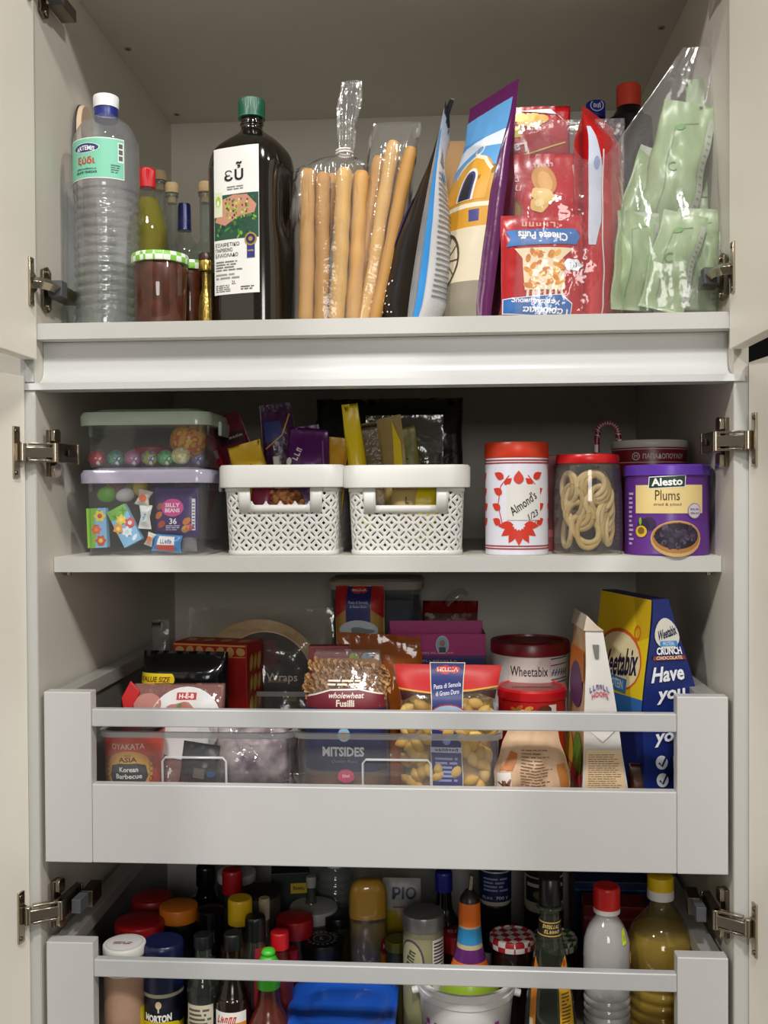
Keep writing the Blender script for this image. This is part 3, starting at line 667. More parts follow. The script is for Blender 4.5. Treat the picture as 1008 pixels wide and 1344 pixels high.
a.ell(.000, zc + .010, .017, .022, '#c68a3a', 2, rot=.2).ell(.001, zc + .008, .010, .015, '#d9a456', 3, rot=.2).ell(-.003, zc - .012, .017, .010, '#e6c277', 4, k=5, amp=.08, rot=-.3).ell(-.008, zc - .024, .012, .010, '#e3b968', 3, k=5, amp=.06).ell(-.008, zc - .022, .007, .005, '#f0d898', 5)
a.ell(-.042, zc - .036, .013, .022, '#7c5226', 2).ell(-.040, zc - .034, .008, .015, '#a87a3a', 3)
a.mark(6, .0, hb - .016, .006, '#e8d8d4', 2, w=.03, rot=182).text('bd', -.042, hb - .035, .010, '#f0e4e0', 2, rot=8).text('CLI', -.040, hb - .047, .008, '#f0e4e0', 2, rot=-12)
a.rect(.043, hb * .30, .049, hb * .93, '#e2e0e0', 2).ell(-.048, hb - .05, .006, .005, '#3c68b0', 2, k=4, amp=.2)
for i in range(5): a.ell(-.012 + i * .011, hb - .098 + i * .002, .005, .0065, '#d98a80', 2, 12).ell(-.012 + i * .011, hb - .098 + i * .002, .0038, .0052, '#b8161f', 3, 12)
a.build(o, 'front_print', sf)
Y = .150; o = thing('snack_bag', 'red and yellow potato crisp bag rising behind the other red bags', 'bag', B(704, Y, Z1 + .001), rz=0)
hb = H(704, 141, Y, Z1); sf, sb = bag(o, 'pack', .094, hb, .04, M('#a3121b', .25, bump=.5, bscale=35), gb=.6, wr=.004, seed=15, top=.3, bot=.1)
a = Art().rect(-.045, hb - .045, -.020, hb - .028, '#c9b020', 1).ell(-.006, hb - .020, .020, .010, '#e0b95a', 2, k=5, amp=.1).ell(-.02, hb - .016, .010, .007, '#eccf80', 3).ell(.008, hb - .018, .010, .006, '#d9a23c', 3).poly([(-.022, hb - .006), (.03, hb - .012), (.044, hb - .026), (.02, hb - .004)], '#e6e6e6', 3)
a.text("Lay's", -.032, hb - .060, .020, '#ece2e0', 2, w=.040, bold=.03, rot=186).stroke([(-.045, hb - .074), (-.01, hb - .07), (.04, hb - .052)], .002, '#d8c04a', 2)
a.build(o, 'front_print', sf)
Y = .115; o = thing('snack_bag', 'tall red bag turned side-on at the right of the red group', 'bag', B(787, Y, Z1 + .001), rz=58)
hb = H(787, 155, Y, Z1); sf, sb = bag(o, 'pack', .105, hb, .05, M('#b4141b', .26, bump=.3, bscale=40), gb=.7, wr=.002, seed=17, top=.16, bot=.1, p=3)
a = Art().poly([(-.050, .10), (-.044, .10), (-.037, .13), (-.036, .20), (-.046, hb * .9), (-.050, hb * .9)], '#c3cbdc', 1).rect(-.036, .008, -.034, hb * .8, '#e0dada', 2).ell(-.043, .205, .003, .009, '#8a9ac0', 2)
a.poly([(.012, .002), (.045, .002), (.045, .046), (.028, .050), (.010, .036)], '#e3a838', 2).poly([(.017, .003), (.045, .003), (.045, .042), (.028, .045), (.015, .034)], '#ecdccc', 3).ell(.033, .012, .012, .010, '#8a4a2a', 4)
a.stroke([(.006, hb * .94), (.006, hb * .77), (.04, hb * .77)], .0012, '#e3b8b4', 2).text('(•)', .022, hb * .70, .012, '#e8c8c4', 2)
a.build(o, 'front_print', sf)
o = thing('film_bag', 'clear film bag wrapped around the red snack bags', 'bag', B(738, .10, Z1 + .0005))
bag(o, 'film', .165, H(738, 158, .10, Z1), .135, CL('#ffffff', 1.5, .10, '#e6d6e0', .06, 1.0, 30), gb=1, wr=.005, seed=19, top=.5, bot=0, p=5, wf=lambda v: 1 - .10 * v, bx=lambda v: .006 * v)
# bottles far behind
Y = .36; h = lambda py: H(783, py, Y, Z1)
o, rf = bottle('soda_bottle', 'dark bottle with round blue cap behind the red bags', B(783, Y, Z1), [(.03, 0), (.034, .008), (.034, .18), (.028, .24), (.0145, h(170)), (.0125, h(155))], M('#16181a', .15), (.0150, h(135) - h(157), h(157), M('#1e2c8c', .35)))
a = Art().ring(0, 0, .0105, .0105, .0016, '#c9d0ea', 0).mark(2, 0, 0, .010, '#e4e8f4', 1, bold=.02); a.build(o, 'cap_print', S_flat((0, -.0146, h(135) - .0095), (1, 0, 0), (0, .25, .97), (0, -1, .2)), step=0, base=.0004)
Y = .33; h = lambda py: H(824, py, Y, Z1)
o, rf = bottle('black_bottle', 'broad black bottle with orange-red cap behind the plastic bag', B(826, Y, Z1), [(.032, 0), (.036, .008), (.036, h(185)), (.032, h(165)), (.022, h(150)), (.017, h(142))], M('#0c0c0e', .25), (.0185, h(113) - h(142), h(142), M('#d8452e', .4)))
# pale green pouches in a clear bag
GRN = M('#93a881', .35, var=.06, bump=.5, bscale=24); GRN2 = M('#b3baab', .35, bump=.3, bscale=40)
def pouch(label, px, Yc, py0, py1, w, t, lean, rz, seed, art=None):
    z0 = at(px, py0, Yc).z; z0 = max(z0, Z1 + .002); p = at(px, py0, Yc)
    o = thing('snack_pouch', label, 'pouch', (p.x, Yc, z0), rz=rz, ry=lean, group='pale green pouches in the clear bag')
    hb = (at(px, py1, Yc).z - z0) / math.cos(R(lean))
    sf, sb = bag(o, 'pack', w, hb, t, [GRN, GRN2], wr=.007, seed=seed, top=.45, bot=.4, p=2.2, gb=.15, fs=30)
    a = Art().rect(w * .36, hb * .08, w * .475, hb * .9, '#aeb4a8', 1)
    for i in range(14): a.rect(w * .39, hb * (.12 + i * .05), w * .45, hb * (.135 + i * .05), '#8a907f', 2)
    a.stroke([(-w * .2, hb * .12), (-w * .2, hb * .8), (w * .2, hb * .86)], .0009, '#6d8a63', 1)
    if art: art(a, w, hb)
    a.build(o, 'print', sf)
    return o
def roundel(a, w, hb):
    a.ell(.008, hb * .70, .017, .026, '#4a6a45', 2).ell(.008, hb * .70, .0155, .0245, '#e6ead8', 3).ell(.010, hb * .70 - .008, .013, .010, '#e0b020', 4).ell(.010, hb * .70 + .008, .008, .010, '#e08a70', 4).ell(.008, hb * .70 - .017, .011, .006, '#8ab04a', 5)
    a.stroke([(-.02, hb * .48), (.02, hb * .47)], .001, '#55704c', 2).mark(8, .004, hb * .40, .008, '#6d8a63', 2, rot=80)
leaf = lambda a, w, hb: a.ell(-w * .1, hb * .8, .006, .004, '#6f9a62', 2, rot=.6).text('C', -w * .1, hb * .5, .012, '#5f8a58', 2, rot=15)
pouch('tall pale green pouch with round logo at the right of the bag', 922, .140, 410, 104, .074, .040, 3, -14, 31, roundel)
pouch('pale green pouch leaning diagonally at the left of the bag', 822, .118, 345, 200, .068, .036, 20, 10, 32)
pouch('pale green pouch, upper middle of the bag, tilted right', 866, .098, 318, 138, .072, .040, 13, -4, 33, leaf)
pouch('pale green pouch at the lower left of the bag', 829, .066, 408, 278, .054, .042, 4, 8, 34)
pouch('pale green pouch at the lower middle of the bag', 866, .052, 408, 282, .056, .038, 15, -6, 35, leaf)
pouch('pale green pouch at the lower right beside the hinge', 905, .080, 408, 276, .066, .046, 8, -14, 36, leaf)
o = thing('clear_bag', 'large clear plastic bag holding the pale green pouches, its top gathered up right', 'bag', B(870, .098, Z1 + .0005), rz=0)
hb = H(918, 62, .098, Z1)
bag(o, 'film', .128, hb, .135, CL('#ffffff', 1.3, .12, '#dedede', .06, .7, 24), gb=1, wr=.006, seed=21, top=.75, bot=0, p=5, wf=lambda v: 1.0 + .12 * min(1, v / .63) - .80 * max(0, (v - .62) / .38), bx=lambda v: .002 + .046 * max(0, (v - .62) / .38))
# ================================================================== middle shelf
def rrect(a, b, c, n=6):
    """rounded rectangle, half sizes a,b, corner c, counter-clockwise from the front-left"""
    o = []
    for cx, cy, a0 in ((a - c, -b + c, -90), (a - c, b - c, 0), (-a + c, b - c, 90), (-a + c, -b + c, 180)):
        for i in range(n + 1):
            t = R(a0 + 90 * i / n); o.append((cx + c * math.cos(t), cy + c * math.sin(t)))
    return o
def rr_loft(levels, c, closed=True, n=6):
    """levels (half x, half y, z)"""
    return MB().loft([[(x, y, z_) for x, y in rrect(a_, b_, min(c, a_ * .95, b_ * .95), n)] for a_, b_, z_ in levels], 0, closed, closed)
def tub_box(label, px, Yf, z0, w, d, hb, hl, tint, lidm, lid_label):
    o = thing('storage_box', label, 'box', (at(px, 650, Yf).x, Yf + d / 2, z0))
    rr_loft([(w / 2 * .93, d / 2 * .95, 0), (w / 2 * .955, d / 2 * .97, .004), (w / 2 * .975, d / 2 * .985, hb - .002), (w / 2, d / 2, hb)], .016).build('box', CL('#fafbfb', 1.2, .08, '#c9ccd0', .07, .2, 20), o)
    l = rr_loft([(w / 2 + .006, d / 2 + .006, hb - .008), (w / 2 + .0065, d / 2 + .0065, hb + .004), (w / 2 + .004, d / 2 + .004, hb + .0095), (w / 2 - .004, d / 2 - .004, hb + .010), (w / 2 - .010, d / 2 - .010, hb + hl), (w / 2 - .03, d / 2 - .03, hb + hl), ], .020).build('lid', lidm, o); l['label'] = lid_label
    for s in (-1, 1): MB().box(*sorted((s * (w / 2 + .005), s * (w / 2 + .010))), -.03, .03, hb - .02, hb).build('clip', lidm, o, False, .002)
    return o
k2 = K(.07)
LIDG = CL('#e4efe2', 1.0, .15, '#d2e2ce', .68); LIDP = CL('#e8e4f2', 1.0, .15, '#c8c2d8', .55)
o1 = tub_box('lower clear storage box with lilac lid full of sweets and little boxes', 189, .066, Z2, .166, .16, H(189, 632, .066, Z2) + .006, .013, '', LIDP, 'translucent lilac lid')
zU = Z2 + H(189, 632, .066, Z2) + .006 + .0135
o2 = tub_box('upper clear storage box with pale green lid holding foil eggs', 189, .066, zU, .166, .16, at(189, 556, .066).z - zU + .006, .014, '', LIDG, 'translucent pale green lid')
def egg(label, px, py, Yc, r, mt, group, sz=1.25, rot=(0, 80, 0), cat='egg', name='chocolate_egg'):
    p = at(px, py, Yc); o = MB()
    o.loft([[(r * math.sin(PI * t) * (1 - .13 * math.cos(PI * t)) * math.cos(2 * PI * i / 18) , r * math.sin(PI * t) * (1 - .13 * math.cos(PI * t)) * math.sin(2 * PI * i / 18), -r * sz * math.cos(PI * t)) for i in range(18)] for t in [.012 + .976 * j / 12 for j in range(13)]])
    o = o.build(name, mt, None); o.location = p; o.rotation_euler = [R(x) for x in rot]
    return tag(o, label, cat, group)
def spotted(c1, c2, c3='#f0ead0', sc_=160):
    key = ('sp', c1, c2, c3)
    if key in MC: return MC[key]
    m, N, L = _new(key, 'foil_' + c1.lstrip('#')); p = N['Principled BSDF']; p.inputs['Roughness'].default_value = .3
    n = _noise(N, L, sc_, 1); cr = N.new('ShaderNodeValToRGB'); cr.color_ramp.interpolation = 'CONSTANT'
    cr.color_ramp.elements[0].color = lin(c1); e = cr.color_ramp.elements[1]; e.position = .5; e.color = lin(c2)
    e = cr.color_ramp.elements.new(.62); e.color = lin(c3)
    L.new(n.outputs[0], cr.inputs[0]); L.new(cr.outputs[0], p.inputs['Base Color']); return m
gE = 'foil eggs in a row'
for px, c1, c2, lb in ((127, '#b01824', '#c83038', 'red foil egg with white scribbles, leftmost in the row'), (152, '#4f9a62', '#2f5f9a', 'green and blue foil egg second in the row'), (174, '#b86a80', '#8a6ab0', 'pink foil egg third in the row'), (196, '#a8a84a', '#5a6aa0', 'olive and blue foil egg in the middle of the row'), (217, '#5fae6a', '#3a8a5a', 'green foil egg right of the middle of the row'), (237, '#c9c07a', '#e0dcb0', 'pale yellow foil egg near the right of the row'), (258, '#8a7aa8', '#4a6ac0', 'violet foil egg at the right end of the row')):
    egg(lb, px, 601 if px != 237 else 598, .095 if px != 258 else .12, .0108 if px != 237 else .012, spotted(c1, c2), gE, 1.08)
p = at(197, 592, .155); o = thing('sweet_packet', 'flat red packet lying behind the row of foil eggs', 'packet', (p.x, .165, zU + .004))
MB().lathe([(.026, 0), (.028, .004), (.028, .026), (.024, .028)], 30).build('pack', M('#a3262e', .4), o); MB().lathe([(.0282, .010), (.0282, .014)], 30).build('band', M('#c86a6a', .4), o)
egg('large orange and yellow foil ball in the upper box', 247, 578, .115, .0255, spotted('#c9942a', '#b8501e', '#d9b23c', 110), None, 1.0, cat='ball', name='foil_ball')
# lower box contents
def little_box(label, px, py, w, hgt, rot, arts):
    Yc = .0775; p = at(px, py, Yc); o = thing('sweet_box', label, 'box', p, ry=rot, group='small flower boxes')
    MB().box(-w / 2, w / 2, 0, .012, -hgt / 2, hgt / 2).build('carton', M('#8ab8da', .45), o, False, .0008)
    a = Art().rect(-w / 2, -hgt / 2, w / 2, hgt / 2, '#7fb6de', 0); arts(a, w, hgt); a.build(o, 'print', S_front(0), step=0, base=.0003)
def fl(a, x, y, r, c, c2): a.ell(x, y, r, r, c, 2, 30, k=6, amp=.18).ell(x, y, r * .45, r * .45, c2, 3, 14)
def bA(a, w, h_):
    a.poly([(-w / 2, -h_ / 2), (-w * .12, -h_ / 2), (.0, -h_ * .1), (-w * .1, h_ * .2), (w * .1, h_ / 2), (-w / 2, h_ / 2)], '#7fb83e', 1)
    fl(a, .005, h_ * .30, .0072, '#e8d04a', '#d0392a'); fl(a, -.0006, -.002, .0062, '#e05a4a', '#e88a3a'); fl(a, .005, -h_ * .32, .0066, '#d0482f', '#e8c83a')
def bB(a, w, h_):
    a.poly([(-w / 2, h_ / 2), (w / 2, h_ / 2), (w / 2, h_ * .30), (0, h_ * .18), (-w / 2, h_ * .26)], '#6fb03e', 1)
    for x, y, c in ((0, .009, '#e8cf3a'), (-.009, 0, '#e89a2f'), (.009, 0, '#d8412f'), (0, -.009, '#dfe8f0')): fl(a, x, y, .0064, c, '#f2dc78' if c[1] != 'd' else '#c8d8ea')
    a.text('x', .008, h_ * .36, .007, '#3f7a2a', 2, rot=20).text('x', -.006, h_ * .30, .006, '#3f7a2a', 2).ell(.006, -h_ * .38, .005, .0025, '#d8e8f4', 2, rot=.5)
little_box('blue and green flower-print sweet box standing upright at the left', 127, 693, .0265, .053, -2, bA)
little_box('blue and green flower-print sweet box leaning to the left', 163, 690, .0265, .053, -27, bB)
gS = 'loose eggs in the lower box'
egg('bright green sugar egg in the lower box', 140, 649, .10, .0115, M('#6fb82a', .35), gS, 1.12)
egg('white sugar egg beside the bright green one', 164, 650, .10, .0095, M('#d9d6cf', .4), gS, 1.35, (0, 78, 12))
egg('pink sugar egg up against the lilac lid', 151, 637, .125, .010, M('#c98a8a', .4), gS)
egg('green sugar egg tucked behind the pink one', 168, 634, .135, .010, M('#86b04a', .4), gS)
egg('yellow wrapped egg above the striped sweet', 184, 640, .105, .010, M('#c9b23a', .4), gS, 1.2, (0, 10, 0))
def candy(label, px, py, w, h_, rot, cols, txt, Yc=.080):
    p = at(px, py, Yc); o = thing('wrapped_sweet', label, 'sweet', p, ry=rot, group='wrapped sweets in the lower box')
    sf, sb = bag(o, 'wrapper', w, h_, .010, M(cols[0], .3), wr=.001, seed=px, wf=lambda v: .75 + .5 * abs(v - .5) * 1.6, top=.3, bot=.3, nu=14, nv=16)
    a = Art().ell(0, h_ / 2, w * .3, h_ * .22, cols[1], 1)
    if txt: a.mark(4, 0, h_ / 2, w * .22, cols[2], 2, w=w * .6, rot=70)
    a.build(o, 'print', sf, step=.004)
candy('white wrapped sweet with orange stripe under the yellow egg', 186, 664, .019, .022, 15, ('#e0d8c8', '#d8652f', '#d8652f'), '')
candy('white wrapped sweet with blue lettering next to the purple pack', 190, 694, .016, .032, 4, ('#d9dbd6', '#c4d4da', '#2f5f8a'), 'Πιπ')
candy('small orange and silver wrapped sweet on the box floor', 194, 716, .010, .018, 20, ('#c9c4bc', '#c86a2f', '#c86a2f'), '')
p = at(232, 689, .086); o = thing('chocolate_pack', 'purple chocolate pack with pink bubble lettering in the lower box', 'packet', (p.x, .088, Z2 + .024), rz=-2)
sf, sb = bag(o, 'pack', .060, .068, .018, M('#3c1f66', .3, bump=.2), wr=.001, seed=41, top=.2, bot=.2, p=4)
a = Art().ell(-.003, .040, .015, .012, '#c9418a', 1).text('SILLY', -.003, .0435, .0055, '#f0d8e8', 2, w=.02, bold=.03).text('BEANS', -.003, .0365, .0055, '#f0d8e8', 2, w=.02, bold=.03)
a.text('36', -.002, .022, .008, '#e8e4ee', 2, bold=.02).para(-.012, .010, .008, .017, 3, '#c8b8d8', 2)
for x, y_, c in ((-.022, .030, '#c8702a'), (-.018, .018, '#a8402a'), (.016, .022, '#c8702a'), (.020, .014, '#b84a6a'), (.014, .012, '#d89a3a'), (-.02, .042, '#8a5a3a')): a.ell(x, y_, .006, .004, c, 1, rot=.7)
a.rect(.0225, .010, .0265, .052, '#d8d8dc', 1)
for i in range(9): a.rect(.0232, .012 + i * .0042, .0258, .0135 + i * .0042, '#4a4a55', 2)
a.build(o, 'print', sf, step=.004)
p = at(218, 722, .082); o = thing('wrapped_sweet', 'blue, white and red wrapped chocolate lying on the box floor', 'sweet', (p.x, .084, Z2 + .005), ry=4, group='wrapped sweets in the lower box')
sf, sb = bag(o, 'wrapper', .042, .023, .014, M('#2f7fc0', .3), wr=.0015, seed=43, wf=lambda v: 1 - .12 * math.sin(PI * v), top=.4, bot=.4, nu=18, nv=12)
a = Art().poly([(-.013, .002), (.012, .002), (.013, .010), (-.014, .009)], '#c83a2f', 1).poly([(-.014, .009), (.013, .010), (.011, .020), (-.011, .020)], '#e6e4e0', 1).mark(5, 0, .0135, .006, '#3060a0', 2, w=.018, bold=.02); a.build(o, 'print', sf, step=.004)
p = at(248, 716, .09); o = thing('wrapped_sweet', 'clear cellophane wrapped sweet at the right corner of the box', 'sweet', (p.x, .094, Z2 + .005), group='wrapped sweets in the lower box')
bag(o, 'wrapper', .020, .026, .014, CL('#e8e8e8', 1.6, .12, '#bcbcc0', .25, .9, 120), wr=.003, seed=44, nu=12, nv=12)
# ---- perforated baskets
def basket(label, px, Yf, group):
    w, d, hgt, rim = .152, .235, H(px, 610, Yf, Z2), .029
    o = thing('storage_basket', label, 'basket', (at(px, 650, Yf).x, Yf + d / 2 + .004, Z2), group=group)
    wb = hgt - rim; PLA = M('#d2d2ce', .4, var=.02)
    def path(z_): f = .955 + .045 * z_ / wb; return rrect(w / 2 * f, d / 2 * f, .018, 8)
    per = []; p0 = path(wb); n = len(p0); acc = [0]
    for i in range(n): acc.append(acc[-1] + math.hypot(p0[(i + 1) % n][0] - p0[i][0], p0[(i + 1) % n][1] - p0[i][1]))
    Ptot = acc[-1]; off = Ptot - (w / 2 - .018)      # u=0 at the middle of the front
    def mp(u, z_):
        s_ = (u + off) % Ptot; pz = path(max(0, min(wb, z_))); j = 0
        while j < n - 1 and acc[j + 1] < s_: j += 1
        t = (s_ - acc[j]) / max(acc[j + 1] - acc[j], 1e-9); A, B_ = pz[j % n], pz[(j + 1) % n]
        return Vector((A[0] + (B_[0] - A[0]) * t, A[1] + (B_[1] - A[1]) * t, z_))
    N_ = round(Ptot / .0197); p_ = Ptot / N_; bm = bmesh.new(); cuts = [-1, -.89, -.56, -.25, .25, .56, .89, 1]
    v0, v1 = .006, wb - .004
    hx, hz0, hz1 = .040, wb - .0235, wb
    for j in range(0, int(v1 / (p_ / 2)) + 2):
        for i in range(2 * N_):
            if (i + j) % 2: continue
            cu, cv = (i - N_) * p_ / 2, .004 + j * p_ / 2
            if cv < -p_ or cv > v1 + p_ / 2: continue
            if abs(cu) < hx + .014 and cv > hz0 - .004: continue
            vv = {}
            for ia, A_ in enumerate(cuts):
                for ib, Bq in enumerate(cuts):
                    vv[ia, ib] = bm.verts.new((cu + (A_ - Bq) * p_ / 4, cv + (A_ + Bq) * p_ / 4, 0))
            for ia in range(7):
                for ib in range(7):
                    am = (cuts[ia] + cuts[ia + 1]) / 2; bq = (cuts[ib] + cuts[ib + 1]) / 2
                    if abs(am) < .25 and abs(bq) < .25: continue
                    if (abs(am) > .89 and abs(bq) < .56) or (abs(bq) > .89 and abs(am) < .56): continue
                    bm.faces.new([vv[ia, ib], vv[ia + 1, ib], vv[ia + 1, ib + 1], vv[ia, ib + 1]])
    bmesh.ops.remove_doubles(bm, verts=bm.verts, dist=.0003)
    for co, no in (((0, v0, 0), (0, -1, 0)), ((0, v1, 0), (0, 1, 0))):
        bmesh.ops.bisect_plane(bm, geom=bm.verts[:] + bm.edges[:] + bm.faces[:], plane_co=co, plane_no=no, clear_outer=True)
    bmesh.ops.delete(bm, geom=[v for v in bm.verts if not v.link_faces], context='VERTS')
    for v in bm.verts: v.co = mp(v.co.x, v.co.y)
    me = bpy.data.meshes.new('lattice'); bm.to_mesh(me); bm.free(); me.materials.append(PLA); me.shade_smooth(); me.set_sharp_from_angle(angle=R(40))
    lo = bpy.data.objects.new('lattice_wall', me); COL.objects.link(lo); lo.parent = o
    kk = lo.modifiers.new('thickness', 'SOLIDIFY'); kk.thickness = .0018; kk.offset = -1
    # solid strips: bottom band, frame of the hand hole
    mb = MB(); 
    def strip(u0, u1, z0, z1, nu): mb.grid(lambda a_, b_: mp(u0 + (u1 - u0) * a_, z0 + (z1 - z0) * b_) + Vector((0, -.0009 if abs(u1) < .06 and abs(u0) < .06 else .0002, 0)), nu, 1)
    strip(-Ptot / 2, Ptot / 2, 0, v0 + .001, 120); strip(-Ptot / 2, Ptot / 2, v1 - .001, wb, 120) if False else None
    strip(hx, hx + .016, hz0 - .010, wb, 4); strip(-hx - .016, -hx, hz0 - .010, wb, 4); strip(-hx, hx, hz0 - .010, hz0, 8)
    strip(hx + .015, Ptot - hx - .012, wb - .006, wb, 120)
    mb.build('hand_hole_frame', PLA, o, solid=.0022)
    f = .955; rr_loft([(w / 2 * f, d / 2 * f, 0), (w / 2 * f, d / 2 * f, .0025)], .018).build('basket_base', PLA, o)
    r_ = MB(); sec = [(.004, wb - .001), (.008, wb), (.0082, hgt - .003), (.006, hgt), (-.001, hgt), (-.001, wb + .002)]
    rings = [[(x, y, z_) for x, y in rrect(w / 2 + e, d / 2 + e, .018 + max(e, 0), 8)] for e, z_ in sec]
    rings.append(rings[0]); r_.loft(rings, 0, False, False).build('rim', PLA, o)
    return o
gB = 'white perforated baskets'
basket('white perforated basket holding purple and red nut packets', 367, .064, gB)
basket('white perforated basket holding yellow-edged packets', 532.5, .064, gB)
zb = Z2 + .004
def pack(name, label, px, Yc, z0, py_top, w, t, mats, rz=0, lean=0, seed=1, art=None, gb=.5, wr=.002, top=.3, bot=.15, p=2.6, wf=None, cat='packet', group=None, step=.006, q=.6, art_b=None, h_=None, rough=.4):
    o = thing(name, label, cat, (at(px, 650, Yc).x, Yc, z0), rz=rz, ry=lean, group=group)
    hb = h_ or (at(px, py_top, Yc).z - z0) / max(.3, math.cos(R(lean)))
    sf, sb = bag(o, 'pack', w, hb, t, mats, gb=gb, wr=wr, seed=seed, top=top, bot=bot, p=p, wf=wf, q=q)
    if art: a = Art(); art(a, w, hb); a.build(o, 'print', sf, step=step, rough=rough)
    if art_b: a = Art(); art_b(a, w, hb); a.build(o, 'back_print', sb, step=step, rough=rough)
    return o
gP = 'packets in the left basket'
def aRed(a, w, h_):
    a.rect(-w * .48, .01, -w * .30, h_ * .95, '#b01428', 1).rect(-w * .46, h_ * .72, -w * .34, h_ * .78, '#d8d8d4', 2).rect(-.01, h_ * .78, w * .42, h_ * .86, '#1c0a10', 1).mark(4, .013, h_ * .82, .004, '#b89a8a', 2, w=.02)
    for i in range(12): a.ell(-.004 + (i % 4) * .009, h_ * .64 - (i // 4) * .009, .0055, .0035, ('#8a4a30', '#a8643c', '#6e3a28')[i % 3], 1, rot=i)
pack('nut_packet', 'dark red nut packet with a white tag at the left of the basket', 352, .165, zb, 545, .056, .026, M('#5a1322', .3, bump=.2), rz=-6, lean=-20, seed=51, art=aRed, group=gP)
pack('nut_packet', 'thin tan-edged packet between the dark red and yellow packets', 345, .125, zb, 566, .028, .014, M('#8a6a50', .4), lean=-19, seed=52, group=gP, h_=.118)
def aYel(a, w, h_): a.text('Nuts', -.004, h_ * .78, .008, '#3a3216', 2, w=.02, rot=12).rect(-w * .4, .01, w * .4, h_ * .5, '#b89020', 1)
pack('nut_packet', 'yellow packet with handwriting folded over the basket edge', 360, .105, zb, 582, .046, .026, M('#d0a81c', .35, bump=.3), lean=-16, seed=53, art=aYel, group=gP)
def aNav(a, w, h_): a.rect(-w * .4, h_ * .74, w * .1, h_ * .88, '#232a6a', 1).stroke([(-w * .4, h_ * .70), (w * .1, h_ * .78), (w * .4, h_ * .92)], .002, '#b8924a', 2).mark(1, -w * .15, h_ * .70, .008, '#cfd6e6', 2)
o = pack('nut_packet', 'folded purple packet held by a white clip, tallest in the left basket', 385, .150, zb, 530, .050, .024, M('#3d1240', .3, bump=.4), rz=8, lean=-7, seed=54, art=aNav, group=gP, wf=lambda v: 1 - .35 * max(0, v - .6))
MB().box(-.010, .012, -.010, .010, .128, .134).box(-.012, -.003, -.013, -.009, .112, .132).build('clip', M('#d9d6cc', .4), o, False, .001)
def aPur(a, w, h_): a.mark(3, -.014, h_ * .78, .012, '#d8c8d8', 2, w=.018, rot=70).stroke([(.022, h_ * .9), (.026, h_ * .5)], .002, '#7a4a80', 1).ell(-.025, h_ * .72, .004, .005, '#e6e6e6', 2).ell(-.026, h_ * .62, .004, .005, '#dcdcdc', 2)
pack('nut_packet', 'shiny purple packet in the middle of the left basket', 396, .110, zb, 562, .064, .034, M('#4e1658', .25, bump=.4, bscale=30), lean=4, seed=55, art=aPur, group=gP, wf=lambda v: 1 - .4 * max(0, v - .55))
def aYP(a, w, h_): a.rect(-w * .45, h_ * .2, -w * .28, h_ * .96, '#3a5a9a', 1).stroke([(-w * .25, h_ * .3), (-w * .22, h_ * .95)], .002, '#e0d8c8', 1)
pack('nut_packet', 'orange-yellow packet with blue stripe at the right of the left basket', 424, .125, zb, 574, .040, .030, M('#cf9a1e', .35, bump=.3), lean=6, seed=56, art=aYP, group=gP)
pack('nut_packet', 'purple packet behind the orange-yellow one in the left basket', 418, .17, zb, 560, .05, .026, M('#43164c', .3, bump=.3), lean=-8, seed=60, group=gP)
def nutfill(o, w, h_, surf, n, cols, r, seed):
    mb = MB(); rr = random.Random(seed)
    for i in range(n):
        c = surf(rr.uniform(-w * .42, w * .42), rr.uniform(h_ * .06, h_ * .9), .001); s0 = len(mb.v)
        mb.sph((0, 0, 0), r, 8, rr.randrange(len(cols)), sz=1.5, sx=1, sy=1)
        mb.xf(Matrix.Translation(c) @ Matrix.Rotation(rr.random() * 3, 4, (rr.random(), rr.random(), rr.random() + .1)), s0)
    q = mb.build('nuts', [M(c, .6) for c in cols], o); q['kind'] = 'stuff'; return q
o = thing('peanut_bag', 'bag of shelled nuts seen through the left basket hand hole', 'bag', (at(378, 650, .098).x, .098, zb), group=gP)
sf, sb = bag(o, 'film', .048, .088, .030, M('#7a4a30', .6), gb=.7, wr=.002, seed=57, top=.2)
nutfill(o, .048, .088, sf, 120, ['#b5784a', '#9a5a34', '#c98f5c'], .0042, 5)
pack('nut_packet', 'pink packet with green dot seen through the hand hole', 340, .092, zb, 630, .030, .016, M('#8a2a48', .35), lean=4, seed=58, group=gP, art=lambda a, w, h_: a.ell(.004, h_ * .55, .008, .006, '#4a9a4a', 1))
gQ = 'packets in the right basket'
TAN = M('#6a5a40', .3, var=.25, scale=60, bump=.4)
pack('seed_packet', 'tall bright yellow folded packet at the left of the right basket', 483, .115, zb, 530, .027, .026, M('#e0c400', .3, bump=.4, bscale=35), lean=-7, seed=61, group=gQ, wf=lambda v: 1 - .35 * max(0, v - .45), top=.5)
pack('seed_packet', 'brown see-through packet of seeds beside the tall yellow one', 508, .135, zb, 555, .048, .040, TAN, lean=-9, seed=62, group=gQ, top=.7)
pack('seed_packet', 'yellow and tan packet ending in a point in the right basket', 531, .110, zb, 546, .040, .036, M('#9a8450', .35, var=.15, scale=60, bump=.4), rz=-30, lean=-8, seed=63, group=gQ, top=.85, art=lambda a, w, h_: a.poly([(w * .12, h_ * .05), (w * .42, h_ * .05), (w * .40, h_ * .80), (w * .12, h_ * .97)], '#dcc000', 1))
o = thing('zip_bag', 'clear zip-top bag of dark seeds standing in the right basket', 'bag', (at(531, 650, .185).x, .185, zb), group=gQ)
bag(o, 'film', .11, at(531, 545, .185).z - zb, .020, CL('#d8d8d0', 1.4, .10, '#8a8a80', .22, .7, 40), gb=.5, wr=.003, seed=64, top=.3)
MB().tube([(-.052, -.001, .122), (0, -.002, .123), (.052, -.001, .122)], .0012, 6).build('zip', CL('#e0e0da', 1.2, .1, '#b9b9b0', .4), o)
